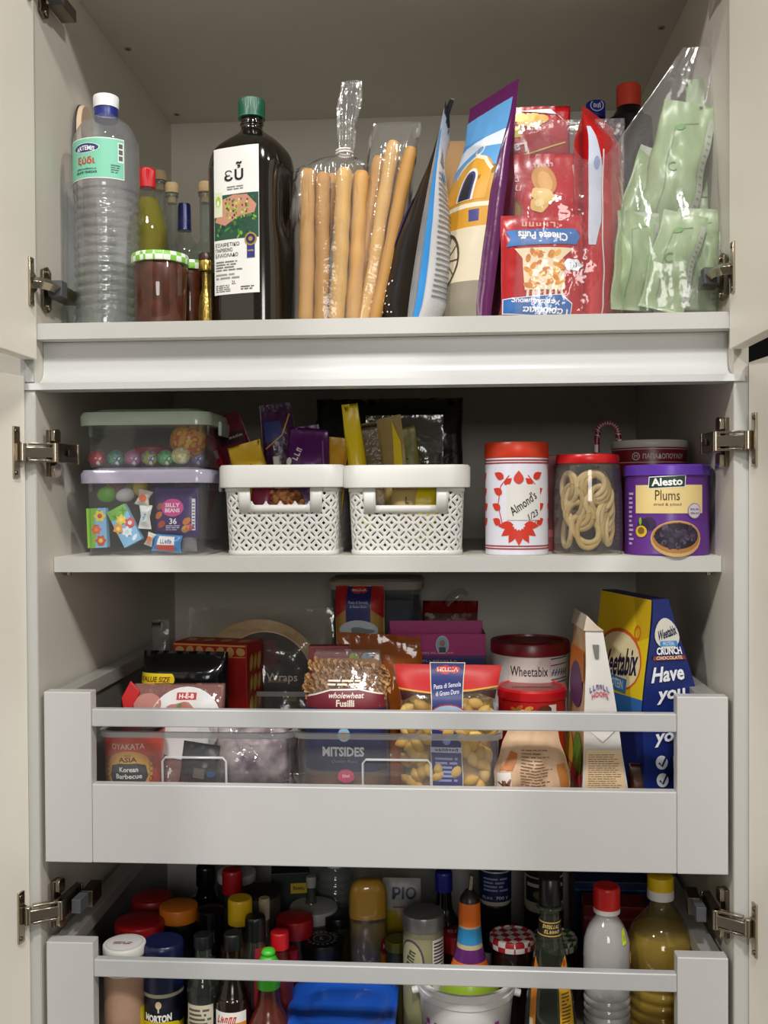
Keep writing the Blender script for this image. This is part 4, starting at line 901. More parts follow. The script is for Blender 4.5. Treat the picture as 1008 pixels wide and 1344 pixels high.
pack('seed_packet', 'small olive labelled packet leaning in the clear zip-top bag', 556, .150, zb, 560, .035, .016, M('#7c7838', .4, bump=.3), lean=-10, seed=66, group=gQ, art=lambda a, w, h_: a.mark(1, 0, h_ * .75, .009, '#1e1e14', 2))
pack('seed_packet', 'yellow packet seen through the right basket hand hole', 553, .092, zb, 632, .046, .018, M('#d8c010', .35, bump=.3), lean=0, seed=67, group=gQ)
pack('seed_packet', 'beige packet with dark letters seen through the right basket hand hole', 528, .088, zb, 634, .034, .016, M('#b49a62', .5, bump=.3), lean=3, seed=68, group=gQ, art=lambda a, w, h_: a.mark(1, .004, h_ * .75, .010, '#3a3020', 2))
o = thing('plastic_sheet_bag', 'dark olive film bag standing behind the right basket', 'bag', (at(511, 650, .345).x, .345, Z2 + .001))
bag(o, 'film', .232, at(511, 524, .345).z - Z2, .03, CL('#4a4c40', 1.0, .15, '#2c2e22', .55, .7, 25), gb=.5, wr=.004, seed=65, top=.25)
# ---- almond tin
Y = .105; o = thing('almond_tin', 'white tin with orange-red leaf pattern and handwritten almond label', 'tin', B(678, Y, Z2)); h = lambda py: H(678, py, Y, Z2)
r = .0415; zt = h(598)
MB().lathe([(r * .985, 0), (r * 1.01, .001), (r * 1.01, .0035), (r, .0045), (r, zt - .002), (r * .98, zt)], 48).build('body', M('#d3d3de', .3, var=.02), o)
MB().lathe([(r * 1.01, zt - .004), (r * 1.025, zt - .003), (r * 1.025, h(585)), (r * 1.0, h(582)), (r * .94, h(581.5)), (r * .92, h(583))], 48).build('lid', M('#cf3a1c', .35), o)
a = Art(); LF = '#cc3420'; half = PI * r
for z_ in (.008, .0115, zt - .008, zt - .0115): a.rect(-half * .98, z_, half * .98, z_ + .0016, '#9c2420', 1)
def tear(x, y, l, w, rot): 
    pts = [(l * (i / 8) , w * math.sin(PI * (i / 8) ** .75)) for i in range(9)] + [(l * (i / 8), -w * math.sin(PI * (i / 8) ** .75)) for i in range(7, 0, -1)]
    a.poly([(x + p_[0] * math.cos(R(rot)) - p_[1] * math.sin(R(rot)), y + p_[0] * math.sin(R(rot)) + p_[1] * math.cos(R(rot))) for p_ in pts], LF, 1)
zc = .062
for u0 in (-.087, 0, .087):
    for i in range(7): tear(u0 + .007 * math.cos(R(-6 - i * 28)), zc - .021 + .007 * math.sin(R(-6 - i * 28)), .021, .0052, -6 - i * 28)
    for s in (-1, 1):
        a.stroke([(u0 + s * .012, zc + .042), (u0 + s * .024, zc + .028), (u0 + s * .028, zc + .004), (u0 + s * .022, zc - .02)], .0012, LF, 1)
        for i, (dz, le) in enumerate(((.046, .016), (.026, .015), (.006, .015), (-.013, .014))):
            tear(u0 + s * (.0195 + .0025 * min(i, 2)), zc + dz - .008, le, .0050, 90 - s * 62); tear(u0 + s * (.0185 + .0025 * min(i, 2)), zc + dz - .016, le * .8, .0042, 90 + s * 50) if i < 1 else None
    tear(u0, zc + .030, .018, .0065, 90)
a.rect(-.0155, zc - .016, .030, zc + .030, '#dcdad6', 3)
a.text("Almond's", .006, zc + .006, .012, '#1a1a1c', 5, w=.040, rot=36, sh=.2, bold=.01).text('1/23', .019, zc - .009, .008, '#1a1a1c', 5, w=.015, rot=28, sh=.2, bold=.01)
a.build(o, 'leaf_print', S_cyl(r, -90), step=.004)
# ---- pink box behind
o = thing('biscuit_box', 'dark pink box squeezed behind the almond tin and the pretzel jar', 'box', (at(727, 650, .17).x, .17, Z2)); MB().box(-.022, .022, 0, .06, 0, H(727, 597, .17, Z2)).build('carton', M('#8c2a36', .45), o, False, .001); MB().box(-.0215, .0215, -.0004, 0, .02, .03).build('stripe', M('#b85a62', .45), o, False)
# ---- pretzel jar
Y = .105; o = thing('pretzel_jar', 'glass jar of looped pretzel sticks with red lid', 'jar', B(771, Y, Z2)); h = lambda py: H(771, py, Y, Z2)
zt = h(608); r = .0455
prj = spline([(r * .90, 0), (r * .97, .004), (r, .012), (r, .055), (r * .985, .085), (r * .93, zt - .006), (r * .87, zt - .001), (r * .87, zt + .003)], 5)
MB().lathe(prj, 48, ct=False).build('glass', CL('#f2f4f0', 1.4, .03, '#dfe2dc', .05), o)
MB().lathe([(r * .89, zt - .001), (r * .905, zt), (r * .905, h(600)), (r * .88, h(597.5)), (r * .8, h(597)), (r * .78, h(598))], 48).build('lid', M('#c2161c', .3), o)
rr = random.Random(8)
PZ = [M(c, .7, var=.12, scale=60, bump=.3, bscale=120) for c in ('#c2a674', '#b89862', '#cbb284')]
for i in range(24):
    a0 = -2.95 + 2.75 * ((i * .618) % 1) if i < 18 else rr.uniform(.3, 2.4); zc_ = .022 + (zt - .046) * ((i * .755 + .1) % 1)
    cx, cy = .0155 * math.cos(a0), .0155 * math.sin(a0); R1, R2 = rr.uniform(.014, .0185), rr.uniform(.014, .022)
    tl = rr.uniform(-.9, .9); pts = []
    for t in range(26):
        q = 2 * PI * t / 24 * .96 + rr.random() * .05; x, y = R1 * math.cos(q), R2 * math.sin(q)
        # loops stand up against the glass, tangent to it
        tx, ty = -math.sin(a0), math.cos(a0); xx = x * math.cos(tl) - y * math.sin(tl); zz = x * math.sin(tl) + y * math.cos(tl)
        d = math.hypot(cx + tx * xx, cy + ty * xx); f = min(1, .036 / max(d, 1e-6))
        pts.append(((cx + tx * xx + math.cos(a0) * .012) * f, (cy + ty * xx + math.sin(a0) * .012) * f, max(.006, min(zt - .008, zc_ + zz))))
    f_ = []
    for x, y, z2 in pts:
        d = math.hypot(x, y); f_.append((x * min(1, .0385 / d), y * min(1, .0385 / d), z2))
    tag(MB().tube(f_, .0036, 9).build('pretzel_loop', PZ[i % 3], None), 'looped beige pretzel stick inside the red-lidded jar', 'pretzel', 'pretzel loops in the jar').location = o.location
# ---- candy cane
Y = .235; p0 = at(782, 610, Y); zt = at(790, 553, Y).z
pts = [(0, 0, .004), (.001, 0, zt - Z2 - .045), (.003, 0, zt - Z2 - .018)] + [(.017 - .015 * math.cos(R(i)), 0, zt - Z2 - .018 + .015 * math.sin(R(i))) for i in range(20, 181, 20)] + [(.034, 0, zt - Z2 - .03)]
o = thing('candy_cane', 'red and white striped candy cane standing behind the pretzel jar', 'candy', (p0.x, Y, Z2))
P_ = spline(pts, 6); mb = MB(); L0 = 0
mb.tube(P_, .0042, 12)
for i in range(len(mb.f) - 2): mb.m[i] = 1 if ((i // 12) + (i % 12) // 3) % 4 == 0 else 0
mb.build('cane', [M('#7c1e24', .3), M('#d8c8c4', .3)], o)
# ---- dark red round tin
Y = .215; o = thing('biscuit_tin', 'dark red round biscuit tin with white lid and Greek lettering', 'tin', B(852, Y, Z2)); h = lambda py: H(852, py, Y, Z2); r = .0520
MB().lathe([(r * .98, 0), (r, .002), (r, h(588)), (r * .99, h(586))], 48).build('body', M('#7a1420', .35), o)
MB().lathe([(r * 1.01, h(589)), (r * 1.025, h(588)), (r * 1.025, h(582)), (r, h(579.5)), (r * .9, h(579))], 48).build('lid', M('#c8c2b8', .4), o)
a = Art().rect(-.09, h(591.5), .09, h(590.7), '#d8c8c8', 1).rect(-.09, h(608.5), .09, h(607.7), '#d8c8c8', 1).text('ΠΑΠΑΔΟΠΟΥΛΟΥ', .018, h(600.5), .0072, '#d9cfcc', 2, w=.062, bold=.015).ring(-.0225, h(600.5), .0055, .0055, .001, '#d9cfcc', 2).text('M', -.0225, h(600.5), .005, '#d9cfcc', 2)
a.build(o, 'print', S_cyl(r, -96), step=.005)
# ---- plums can
Y = .102; o = thing('plum_can', 'purple can of dried plums with cream label at the right', 'can', B(875, Y, Z2), rz=-6); h = lambda py: H(875, py, Y, Z2); r = .0548
MB().lathe([(r * .97, 0), (r * .99, .001), (r * .99, .003), (r * .98, .004), (r * .98, h(624))], 48).build('body', M('#5b2a82', .3, var=.15, scale=18), o)
MB().lathe([(r * .99, h(625)), (r * 1.02, h(624.5)), (r * 1.02, h(613)), (r * .99, h(611)), (r * .93, h(611)), (r * .92, h(612))], 48).build('lid', M('#5a35a0', .3), o)
r *= .98; a = Art(); zt = h(628); zc = h(672)
a.rect(-.046, zc - .001, .046, h(637), '#e2c98a', 1)
a.poly([(-.027, h(642)), (.019, h(640)), (.020, h(624.5)), (-.026, h(626.5))], '#e8e8e4', 3).poly([(-.026, h(641)), (.0182, h(639)), (.0190, h(625.5)), (-.025, h(627.5))], '#15352a', 4).text('Alesto', -.0035, h(633), .010, '#f2f2ee', 5, w=.038, bold=.03, rot=2)
a.text('Plums', -.003, h(650), .013, '#3c3420', 3, w=.030).text('dried & pitted', -.003, h(662), .0045, '#5a4c2c', 3, w=.034)
a.ell(.009, h(705), .033, .023, '#caa266', 2).ell(.009, h(703.5), .031, .020, '#a8743c', 3).ell(.009, h(701.5), .028, .0165, '#1f1828', 4)
rr = random.Random(2)
for i in range(46):
    q, d = rr.random() * 6.28, rr.random() ** .5; a.ell(.009 + .025 * d * math.cos(q), h(701.5) + .0145 * d * math.sin(q), .0042, .0030, rr.choice(['#2c2236', '#3a2f48', '#191320', '#54495e']), 5, 8, rr.random() * 3)
a.ell(-.034, h(688), .0085, .0085, '#2a1f38', 3).ell(-.026, h(686), .009, .0085, '#3a2a4c', 2).ell(-.037, h(696), .0085, .0075, '#d8b02c', 4).ell(-.037, h(695), .005, .0045, '#7a5a1c', 5).ell(-.038, h(683), .002, .005, '#7fae3a', 5)
a.ell(.032, h(670), .0100, .0100, '#8a7a98', 4).ell(.032, h(670), .0088, .0088, '#c9c2cc', 5).mark(5, .032, h(668), .0032, '#5a4a68', 6, w=.013).mark(6, .032, h(673), .0032, '#5a4a68', 6, w=.013)
a.para(-.060, h(715), -.050, h(645), 12, '#b8a8c8', 2)
a.build(o, 'print', S_cyl(r, -92), step=.005)
# ================================================================== upper drawer: dry goods
ZF = -.0905
BINM = CL('#fbfbfb', .9, .10, '#d8dadc', .09, .15, 20); BINR = CL('#f4f5f6', 1.0, .12, '#dcdee0', .42)
def bin_(label, px0, px1, py_top, Yf, d):
    x0, x1 = at(px0, 960, Yf).x, at(px1, 960, Yf).x; w = x1 - x0; hb = at(px0, py_top, Yf).z - ZF
    o = thing('storage_bin', label, 'bin', ((x0 + x1) / 2, Yf + d / 2, ZF), group='clear plastic drawer bins')
    rr_loft([(w / 2 * .95, d / 2 * .97, .001), (w / 2 * .96, d / 2 * .98, .006), (w / 2 * .99, d / 2 - .001, hb)], .018).build('bin', BINM, o)
    bpy.data.meshes[o.children[0].data.name].polygons[-1].select = True
    me = o.children[0].data; bm = bmesh.new(); bm.from_mesh(me); bmesh.ops.delete(bm, geom=[f for f in bm.faces if len(f.verts) > 8 and f.calc_center_median().z > hb * .9], context='FACES_ONLY'); bm.to_mesh(me); bm.free()
    rings = [[(x, y, z_) for x, y in rrect(w / 2 + e, d / 2 + e, .020, 6)] for e, z_ in ((-.002, hb - .007), (.003, hb - .007), (.0035, hb), (-.0015, hb + .0005), (-.002, hb - .007))]
    MB().loft(rings, 0, False, False).build('rim', BINR, o)
    s = w * .165; yb = -d / 2 + .0015; f = MB()
    zg = at(245, 994, Yf).z - ZF; f.tube([(-s, yb, .05), (-s, yb - .002, zg - .005), (-s + .004, yb - .002, zg), (s - .004, yb - .002, zg), (s, yb - .002, zg - .005), (s, yb, .05)], .0016, 6).build('grip_outline', CL('#f4f5f6', 1.0, .15, '#e4e6e8', .5), o)
    return o
bin_('clear drawer bin on the left holding noodles, meats and wraps', 129, 382, 960, .030, .27)
bin_('clear drawer bin in the middle holding pasta bags', 386, 657, 962, .030, .27)
# noodle cup
Y = .082; o = thing('noodle_cup', 'red and gold noodle cup with black lid in the left bin', 'cup', B(174, Y, ZF + .003), rz=4); zt = at(174, 953, Y).z - ZF - .003
rc = lambda z_: .033 + .0075 * z_ / zt
MB().lathe([(.031, 0), (.033, .001), (rc(zt), zt)], 40).build('cup', M('#e04a2a', .4), o)
MB().lathe([(rc(zt) + .001, zt - .002), (rc(zt) + .002, zt), (rc(zt) + .001, zt + .003), (.03, zt + .0035)], 40).build('lid', M('#141214', .35), o)
a = Art(); c0 = zt - .024
a.ell(0, c0 - .028, .034, .028, '#e6aa3e', 1).text('OYAKATA', 0, c0 + .006, .0075, '#f0dcd0', 3, w=.044, bold=.01).mark(7, 0, c0 - .006, .002, '#4a2a14', 3).text('ASIA', 0, c0 - .0115, .0068, '#4a2c14', 3, w=.024, bold=.03)
a.poly([(-.023, c0 - .020), (-.012, c0 - .0165), (.012, c0 - .0165), (.023, c0 - .020), (.0265, c0 - .034), (.021, c0 - .045), (-.021, c0 - .045), (-.0265, c0 - .034)], '#2d3236', 2)
a.text('Korean', .001, c0 - .0245, .0066, '#f0efe9', 4, w=.024, bold=.02).text('Barbecue', .001, c0 - .0335, .0066, '#f0efe9', 4, w=.034, bold=.02).mark(7, 0, c0 - .0415, .0016, '#d8d8d0', 4)
for s in (-1, 1):
    for i in range(5): a.ring(s * .031, c0 - .012 - i * .007, .0036, .0036, .0009, '#7a5218', 2)
a.build(o, 'print', S_cyl(rc, -90), step=.005)
# sliced meat pack
o = thing('meat_pack', 'clear pack of sliced meat with white round label and red edge', 'packet', (at(228, 900, .13).x, .125, ZF + .012), rz=4, rx=-12)
hb = .172; sf, sb = bag(o, 'film', .135, hb, .022, CL('#f6efee', 1.3, .10, '#c08a84', .35, .5, 50), gb=.5, wr=.002, seed=71, p=4)
a = Art().ell(.014, hb - .055, .050, .050, '#d9d9d8', 1, 36).ell(.008, hb - .041, .022, .014, '#b0685c', 2, k=5, amp=.1).ell(.026, hb - .046, .018, .010, '#c08a78', 2).ell(.004, hb - .034, .006, .003, '#4f7a3a', 3, rot=1)
a.rect(.000, hb - .024, .028, hb - .0135, '#b8202c', 2).text('H-E-B', .014, hb - .0187, .0066, '#f2ece8', 3, w=.021, bold=.03)
a.ell(-.040, hb - .030, .020, .016, '#b87a72', 1).ell(-.030, hb - .048, .022, .014, '#a86a62', 1)
a.build(o, 'print', sf); MB().prism([(-.071, hb - .052), (-.052, hb - .012), (-.066, hb + .004), (-.078, hb - .02)], -.006, -.002, 'y').build('red_corner', M('#c01a1e', .35), o, True, .001)
# black value pack
Y = .20; o = thing('snack_pack', 'black plastic pack with yellow value size sticker', 'packet', (at(243, 880, Y).x, Y, ZF + .003), rz=-5)
hb = at(243, 857, Y).z - ZF; sf, sb = bag(o, 'pack', .128, hb, .05, M('#0d0d0f', .14, bump=.5, bscale=30), gb=.7, wr=.003, seed=72, p=4, top=.16)
a = Art().rect(-.064, hb - .046, -.012, hb - .030, '#e0c81c', 1).ell(-.012, hb - .038, .006, .008, '#e0c81c', 1).text('VALUE SIZE', -.036, hb - .038, .0078, '#7a1c18', 2, w=.046, bold=.02, sh=.15); a.build(o, 'sticker', sf)
# cracker box
Y = .275; o = thing('cracker_box', 'red cracker box with golden biscuits on its end', 'box', (at(275, 880, Y).x, Y, ZF + .002), rz=-12)
hb = at(285, 846, Y).z - ZF; MB().box(-.062, .062, 0, .06, 0, hb).build('carton', M('#a8201c', .4), o, False, .001)
a = Art()
for i in range(7): a.ell(-.05 + i * .017, hb - .012, .0075, .006, '#c99a5c', 1, rot=i)
a.stroke([(-.06, hb - .003), (.06, hb - .003)], .002, '#d8a84a', 1).stroke([(-.06, hb - .022), (.06, hb - .020)], .0012, '#d8a84a', 1); a.build(o, 'front_print', S_front(0), step=0)
a = Art()
for i in range(3):
    for j in range(3): a.ell(.016 + j * .015, hb - .03 - i * .032, .007, .0135, ('#c9963a', '#b8802c', '#d8ac50')[(i + j) % 3], 1, rot=-.2).ell(.016 + j * .015, hb - .03 - i * .032, .004, .009, '#dcb866', 2, rot=-.2)
a.build(o, 'end_print', S_flat((.062, 0, 0), (0, 1, 0), (0, 0, 1), (1, 0, 0)), step=0)
a = Art().rect(-.06, .002, .06, .058, '#b82820', 0)
for i in range(4): a.ell(-.045 + i * .03, .03, .009, .013, '#cfa468', 1)
a.build(o, 'top_print', S_top(hb), step=0)
# tortilla wraps
Y = .345; p = at(340, 812, Y); zt = p.z; o = thing('tortilla_pack', 'clear bag of round tortilla wraps with dark brown label', 'packet', (at(338, 650, Y).x, Y, ZF + .002), rx=-5)
r = .108; zc = zt - ZF - r - .004
for i in range(5):
    dy = -.012 + i * .006
    q = MB().loft([[(rr_ * math.cos(2 * PI * k / 44) , dy + y_ + .0012 * math.sin(k * 1.1 + i), zc + rr_ * math.sin(2 * PI * k / 44)) for k in range(44)] for rr_, y_ in ((r * .97 - i * .001, -.0022), (r - i * .001, 0), (r * .97 - i * .001, .0022))]).build('tortilla', M('#c8b08e', .7, var=.12, scale=25, col2='#b0946e'), o)
a = Art()
pts = [(.074 * math.cos(R(i)), .074 * math.sin(R(i))) for i in range(-50, 131, 8)]
a.ell(.010, .006, .080, .084, '#c0a98a', 0, 40).ell(.010, .006, .0775, .0815, '#23130f', 1, 40).text('Wraps', .038, .014, .017, '#dcd2c8', 3, w=.050, bold=.01).rect(.040, -.022, .062, -.012, '#7a9a3a', 2).rect(-.01, .030, .03, .075, '#5a1218', 2).mark(8, .03, .01, .006, '#a08a7a', 2)
a.build(o, 'label', S_flat((0, -.0165, zc), (1, 0, 0), (0, 0, 1), (0, -1, 0)), step=0)
bag(o, 'film', .238, zc + r + .018, .055, CL('#fbfaf6', 1.4, .12, '#b8b4a8', .03, .6, 34), gb=.6, wr=.007, seed=73, p=3, top=.25, fs=40)
o = thing('film_bag', 'small clear film bag with upright end by the drawer side', 'bag', (at(218, 860, .36).x, .36, ZF + .002), ry=-2)
bag(o, 'film', .030, at(218, 815, .36).z - ZF, .02, CL('#e8e8e4', 1.6, .12, '#a8a8a2', .30, .9, 60), gb=.5, wr=.004, seed=74, top=.2)
# clear purple bag of wraps in the left bin
o = thing('film_bag', 'crumpled clear bag with purple contents in the left bin', 'bag', (at(330, 960, .105).x, .115, ZF + .004), rz=3)
hb = .150; bag(o, 'filling', .098, hb * .86, .036, M('#4a1c40', .4, var=.5, scale=34, col2='#b4a8a6'), gb=.7, wr=.004, seed=75)
bag(o, 'film', .118, hb, .052, CL('#fbfafb', 1.6, .10, '#d0ccd2', .05, 1.0, 45), gb=.7, wr=.011, seed=76, fs=52)
MB().tube([(.044, -.030, .01), (.046, -.031, .035), (.050, -.030, .062)], .0030, 4, flat=.4).build('striped_strip', M('#d6d2d6', .4, var=.8, scale=260, col2='#5a3a9a'), o)
pack('snack_pack', 'navy and black packet with a tiny picture low in the left bin', 248, .085, ZF + .004, 975, .05, .02, M('#15161c', .25, bump=.3), lean=8, seed=77, art=lambda a, w, h_: a.rect(-w * .1, h_ * .60, w * .2, h_ * .72, '#8a7a6a', 1).rect(-w * .4, .02, -w * .2, h_ * .6, '#5a2a1c', 1).ell(.018, h_ * .66, .005, .004, '#2a6ac8', 1), group=None)
# ---- fusilli bag
def fusilli_mesh(mb, mtx, mi):
    s0 = len(mb.v)
    for k in range(3):
        mb.grid(lambda a_, b_: ((b_ - .5) * .030, (a_) * .0048 * math.cos(b_ * 8 + k * 2.09), (a_) * .0048 * math.sin(b_ * 8 + k * 2.09)), 1, 9, mi)
    mb.xf(mtx, s0)
Y = .088; zb_ = ZF + .003; o = thing('pasta_bag', 'see-through bag of wholewheat fusilli with maroon and navy label', 'bag', (at(456, 940, Y).x, Y, zb_), rz=-2)
hb = at(458, 852, Y).z - zb_; sf, sb = bag(o, 'filling', .106, hb - .012, .052, M('#7a5634', .8, var=.3, scale=90), gb=.8, wr=.002, seed=81, p=3.2, top=.35, wf=lambda v: 1 - .22 * max(0, v - .7) / .3)
rr = random.Random(4); mb = MB()
for i in range(170):
    u, v = rr.uniform(-.049, .049), rr.choice([rr.uniform(hb - .058, hb - .018), rr.uniform(hb - .06, hb - .022), rr.uniform(.01, .045)])
    fusilli_mesh(mb, Matrix.Translation(sf(u, v, .001)) @ Matrix.Rotation(rr.uniform(-.5, .5) + (PI if i % 2 else 0), 4, 'Y') @ Matrix.Rotation(rr.random() * 6, 4, 'X'), i % 3)
q = mb.build('fusilli', [M(c, .6) for c in ('#b58a5c', '#a67a4c', '#c09868')], o); q['kind'] = 'stuff'
sf, sb = bag(o, 'film', .114, hb, .064, FILM, gb=.8, wr=.002, seed=81, p=3.2, top=.30, wf=lambda v: 1 - .22 * max(0, v - .7) / .3)
z1 = hb - (at(458, 908, Y).z - zb_); L = lambda py: at(458, py, Y - .030).z - zb_
a = Art().poly([(-.052, L(929)), (.052, L(929)), (.052, L(912)), (.02, L(905)), (-.02, L(906)), (-.052, L(916))], '#e0d8d4', 1).poly([(-.052, L(930)), (.052, L(930)), (.052, L(914)), (.02, L(907)), (-.02, L(908)), (-.052, L(918))], '#6e1526', 2)
a.text('wholewheat', .003, L(913.5), .0068, '#ecdcd8', 4, w=.048, sh=.2, bold=.015).text('Fusilli', .002, L(923), .0085, '#ecdcc8', 4, w=.024, bold=.03).para(-.025, L(903), .025, L(894), 2, '#e8e0d4', 3, rag=.1)
a.rect(-.053, L(1012), .053, L(930), '#1a2352', 1).text('MITSIDES', -.001, L(986), .0125, '#e8eaf0', 3, w=.054, bold=.04).text('Quality Pasta', .000, L(999), .005, '#8a98c8', 3, w=.034, sh=.3).ell(.0, L(964), .008, .009, '#8ab8d8', 2).ell(0, L(966), .005, .006, '#c89a6a', 3)
a.ell(.002, L(1018), .011, .009, '#c8416a', 4, 30, k=14, amp=.05).mark(4, .002, L(1018), .004, '#f0d8e0', 5)
a.build(o, 'label', sf)
# ---- shell pasta bag
Y = .082; o = thing('pasta_bag', 'bag of pasta shells with bright red top and blue label strip', 'bag', (at(588, 940, Y).x, Y, zb_), rz=-2)
hb = at(590, 872, Y).z - zb_; L = lambda py: at(590, py, Y - .030).z - zb_
sf, sb = bag(o, 'filling', .116, hb - .020, .056, M('#a07a34', .8, var=.3, scale=60), gb=.8, wr=.003, seed=83, p=3, top=.3)
mb = MB(); rr = random.Random(6)
for i in range(110):
    u, v = rr.uniform(-.055, .055), rr.uniform(.008, hb - .045)
    if abs(u) < .016 and i % 3: continue
    s0 = len(mb.v); mb.grid(lambda a_, b_: (.0125 * (b_ - .5) * 2, -.0068 * math.sin(PI * b_) ** .7 * math.cos((a_ - .5) * 3.6), .0080 * math.sin(PI * b_) ** .7 * math.sin((a_ - .5) * 3.6)), 6, 6, i % 3)
    mb.xf(Matrix.Translation(sf(u, v, .002)) @ Matrix.Rotation(rr.random() * 6, 4, 'Y') @ Matrix.Rotation(rr.uniform(-.6, .6), 4, 'X'), s0)
q = mb.build('pasta_shells', [M(c, .55) for c in ('#cfa64e', '#c0963e', '#d8b463')], o); q['kind'] = 'stuff'
sf, sb = bag(o, 'film', .126, hb, .066, FILM, gb=.8, wr=.002, seed=83, p=3, top=.22, wf=lambda v: 1 + .16 * max(0, v - .80) / .2)
a = Art().poly([(-.061, L(907)), (-.03, L(910)), (.03, L(907)), (.061, L(903)), (.061, hb), (-.061, hb)], '#c01a1c', 1).stroke([(-.061, L(908)), (-.02, L(911)), (.03, L(908)), (.061, L(904))], .002, '#d8a040', 2).poly([(-.060, L(924)), (-.04, L(913)), (.04, L(910)), (.06, L(920)), (.06, L(908)), (-.06, L(911))], '#3a1418', 0)
a.rect(-.0205, .004, .0195, L(874), '#d8d4b0', 3).rect(-.0195, .004, .0185, L(875), '#202a72', 4)
a.text('MELISSA', .0, L(884), .0055, '#e8dcc8', 6, w=.024, bold=.02).ell(0, L(884), .0145, .0062, '#c0202a', 5).text('Pasta di Semola', .0, L(903), .0052, '#dfe2ee', 6, w=.033, rot=6, sh=.2, bold=.01).text('di Grano Duro', .0, L(911), .0052, '#dfe2ee', 6, w=.029, rot=6, sh=.2, bold=.01)
a.ell(.001, L(942), .026, .018, '#b83a44', 5).ell(.001, L(942), .0245, .0165, '#a8c8e4', 6).ell(.004, L(945), .016, .006, '#7f94a8', 7, k=3, amp=.2).ell(-.002, L(951), .018, .005, '#d8c890', 7)
a.rect(-.021, L(987), .020, L(980), '#c8cee6', 5).mark(7, 0, L(983.5), .004, '#20307a', 6, w=.03).para(-.015, L(1026), .014, L(992), 6, '#9aa4d8', 6, rag=.15).ell(0, L(972), .005, .005, '#8a98d0', 5)
a.build(o, 'label', sf)
# ---- behind: orange-brown bag, maroon box
Y = .175; o = thing('bread_bag', 'amber-brown crumpled film bag behind the fusilli', 'bag', (at(488, 880, Y).x, Y, ZF + .004), ry=3)
hb = at(490, 836, Y).z - ZF; sf, sb = bag(o, 'film', .120, hb, .045, CL('#c8742c', 1.3, .14, '#a8581c', .70, .7, 28), gb=.7, wr=.008, seed=85, top=.35, fs=34)
a = Art().ell(-.036, hb - .034, .007, .006, '#a8c832', 1).ell(-.018, hb - .032, .008, .006, '#7aa0b8', 1, rot=.5).ell(-.050, hb - .042, .008, .006, '#b83a4a', 1); a.build(o, 'print', sf)
o = thing('maroon_box', 'maroon carton just behind the top of the fusilli bag', 'box', (at(432, 880, .15).x, .15, ZF + .004), rz=6); MB().box(-.028, .028, 0, .02, 0, at(432, 852, .15).z - ZF).build('carton', M('#6a2228', .5), o, False, .001); MB().box(-.0275, .0275, -.0004, 0, .09, .10).build('stripe', M('#8a4a48', .5), o, False)
# tall container, spaghetti
Y = .43; o = thing('food_container', 'tall clear container with grey lid and dark contents at the back', 'container', (at(494, 700, Y).x, Y + .01, ZF + .002)); hb = at(494, 770, Y - .04).z - ZF
rr_loft([(.068, .048, 0), (.072, .052, .006), (.074, .054, hb - .004)], .018).build('container', CL('#e6ebf0', 1.2, .06, '#8a94a0', .16), o)
rr_loft([(.066, .046, .004), (.070, .050, hb * .92)], .016).build('contents', M('#0c0e15', .4, var=.5, scale=20), o)
rr_loft([(.076, .056, hb - .008), (.078, .058, hb - .006), (.078, .058, hb + .006), (.074, .054, hb + .010)], .020).build('lid', M('#aaa498', .5), o)
MB().box(.010, .012, -.0545, -.053, .12, hb - .012).build('painted_highlight', CL('#eef2f6', 1, .1, '#c8ced6', .4), o, False)  # thin pale strip painted in as a highlight on the clear side
Y = .335; o = thing('spaghetti_pack', 'tall spaghetti pack with red corners and blue strip, upright at the back', 'packet', (at(472, 700, Y).x, Y, ZF + .002), rz=-3); hb = at(472, 769, Y).z - ZF
sf, sb = bag(o, 'pack', .078, hb, .040, M('#a8823e', .35, var=.25, scale=300, st=(1, 1, .02)), gb=.8, wr=.001, seed=87, p=4, top=.1)
L = lambda py: at(472, py, Y).z - ZF
a = Art().poly([(-.038, hb - .002), (-.038, L(812)), (-.02, L(800)), (-.018, hb - .002)], '#a81a20', 1).poly([(.038, hb - .002), (.038, L(812)), (.02, L(800)), (.018, hb - .002)], '#a81a20', 1).rect(-.019, L(822), .019, hb - .003, '#1c2668', 2)
a.ell(0, L(776), .014, .006, '#c02a30', 3).text('MELISSA', 0, L(776), .005, '#e6d8c8', 4, w=.022, bold=.02).text('Pasta di Semola', 0, L(791), .004, '#c8cce0', 4, w=.030).text('di Grano Duro', 0, L(796), .004, '#c8cce0', 4, w=.026).ell(0, L(827), .030, .016, '#b8c4cc', 3).ell(.004, L(828), .018, .006, '#6a7a80', 4, k=3, amp=.2).ell(0, L(836), .026, .006, '#8a6a3a', 4)
a.build(o, 'print', sf)
# red pack, magenta boxes
Y = .44; o = thing('nut_packet', 'dark red pack with clear top at the back beside the tall container', 'packet', (at(590, 700, Y).x, Y, ZF + .002)); hb = at(590, 790, Y).z - ZF
sf, sb = bag(o, 'pack', .092, hb, .05, M('#7c1016', .35, bump=.3), gb=.8, wr=.003, seed=88, p=4, top=.12)
a = Art().rect(-.042, hb - .038, .042, hb - .020, '#5a4a44', 1)
for i in range(26): a.ell(rr.uniform(-.040, .040), hb - .029 + rr.uniform(-.007, .007), .004, .003, rr.choice(['#8a6a58', '#a89a92', '#6a3a34']), 2, 8)
a.build(o, 'window', sf); MB().tube([(-.006, 0, hb - .006), (.008, -.004, hb + .012), (.022, 0, hb + .016), (.03, 0, hb + .010)], [.008, .010, .008, .005], 8, flat=.4).build('film_top', FILM2, o)
Y = .285; o = thing('snack_bar_box', 'open magenta carton with navy lower edge and small oval portrait', 'box', (at(573, 700, Y).x, Y, ZF + .002), rz=2); hb = at(573, 834, Y).z - ZF
wv = .074; L = lambda py: at(573, py, Y).z - ZF
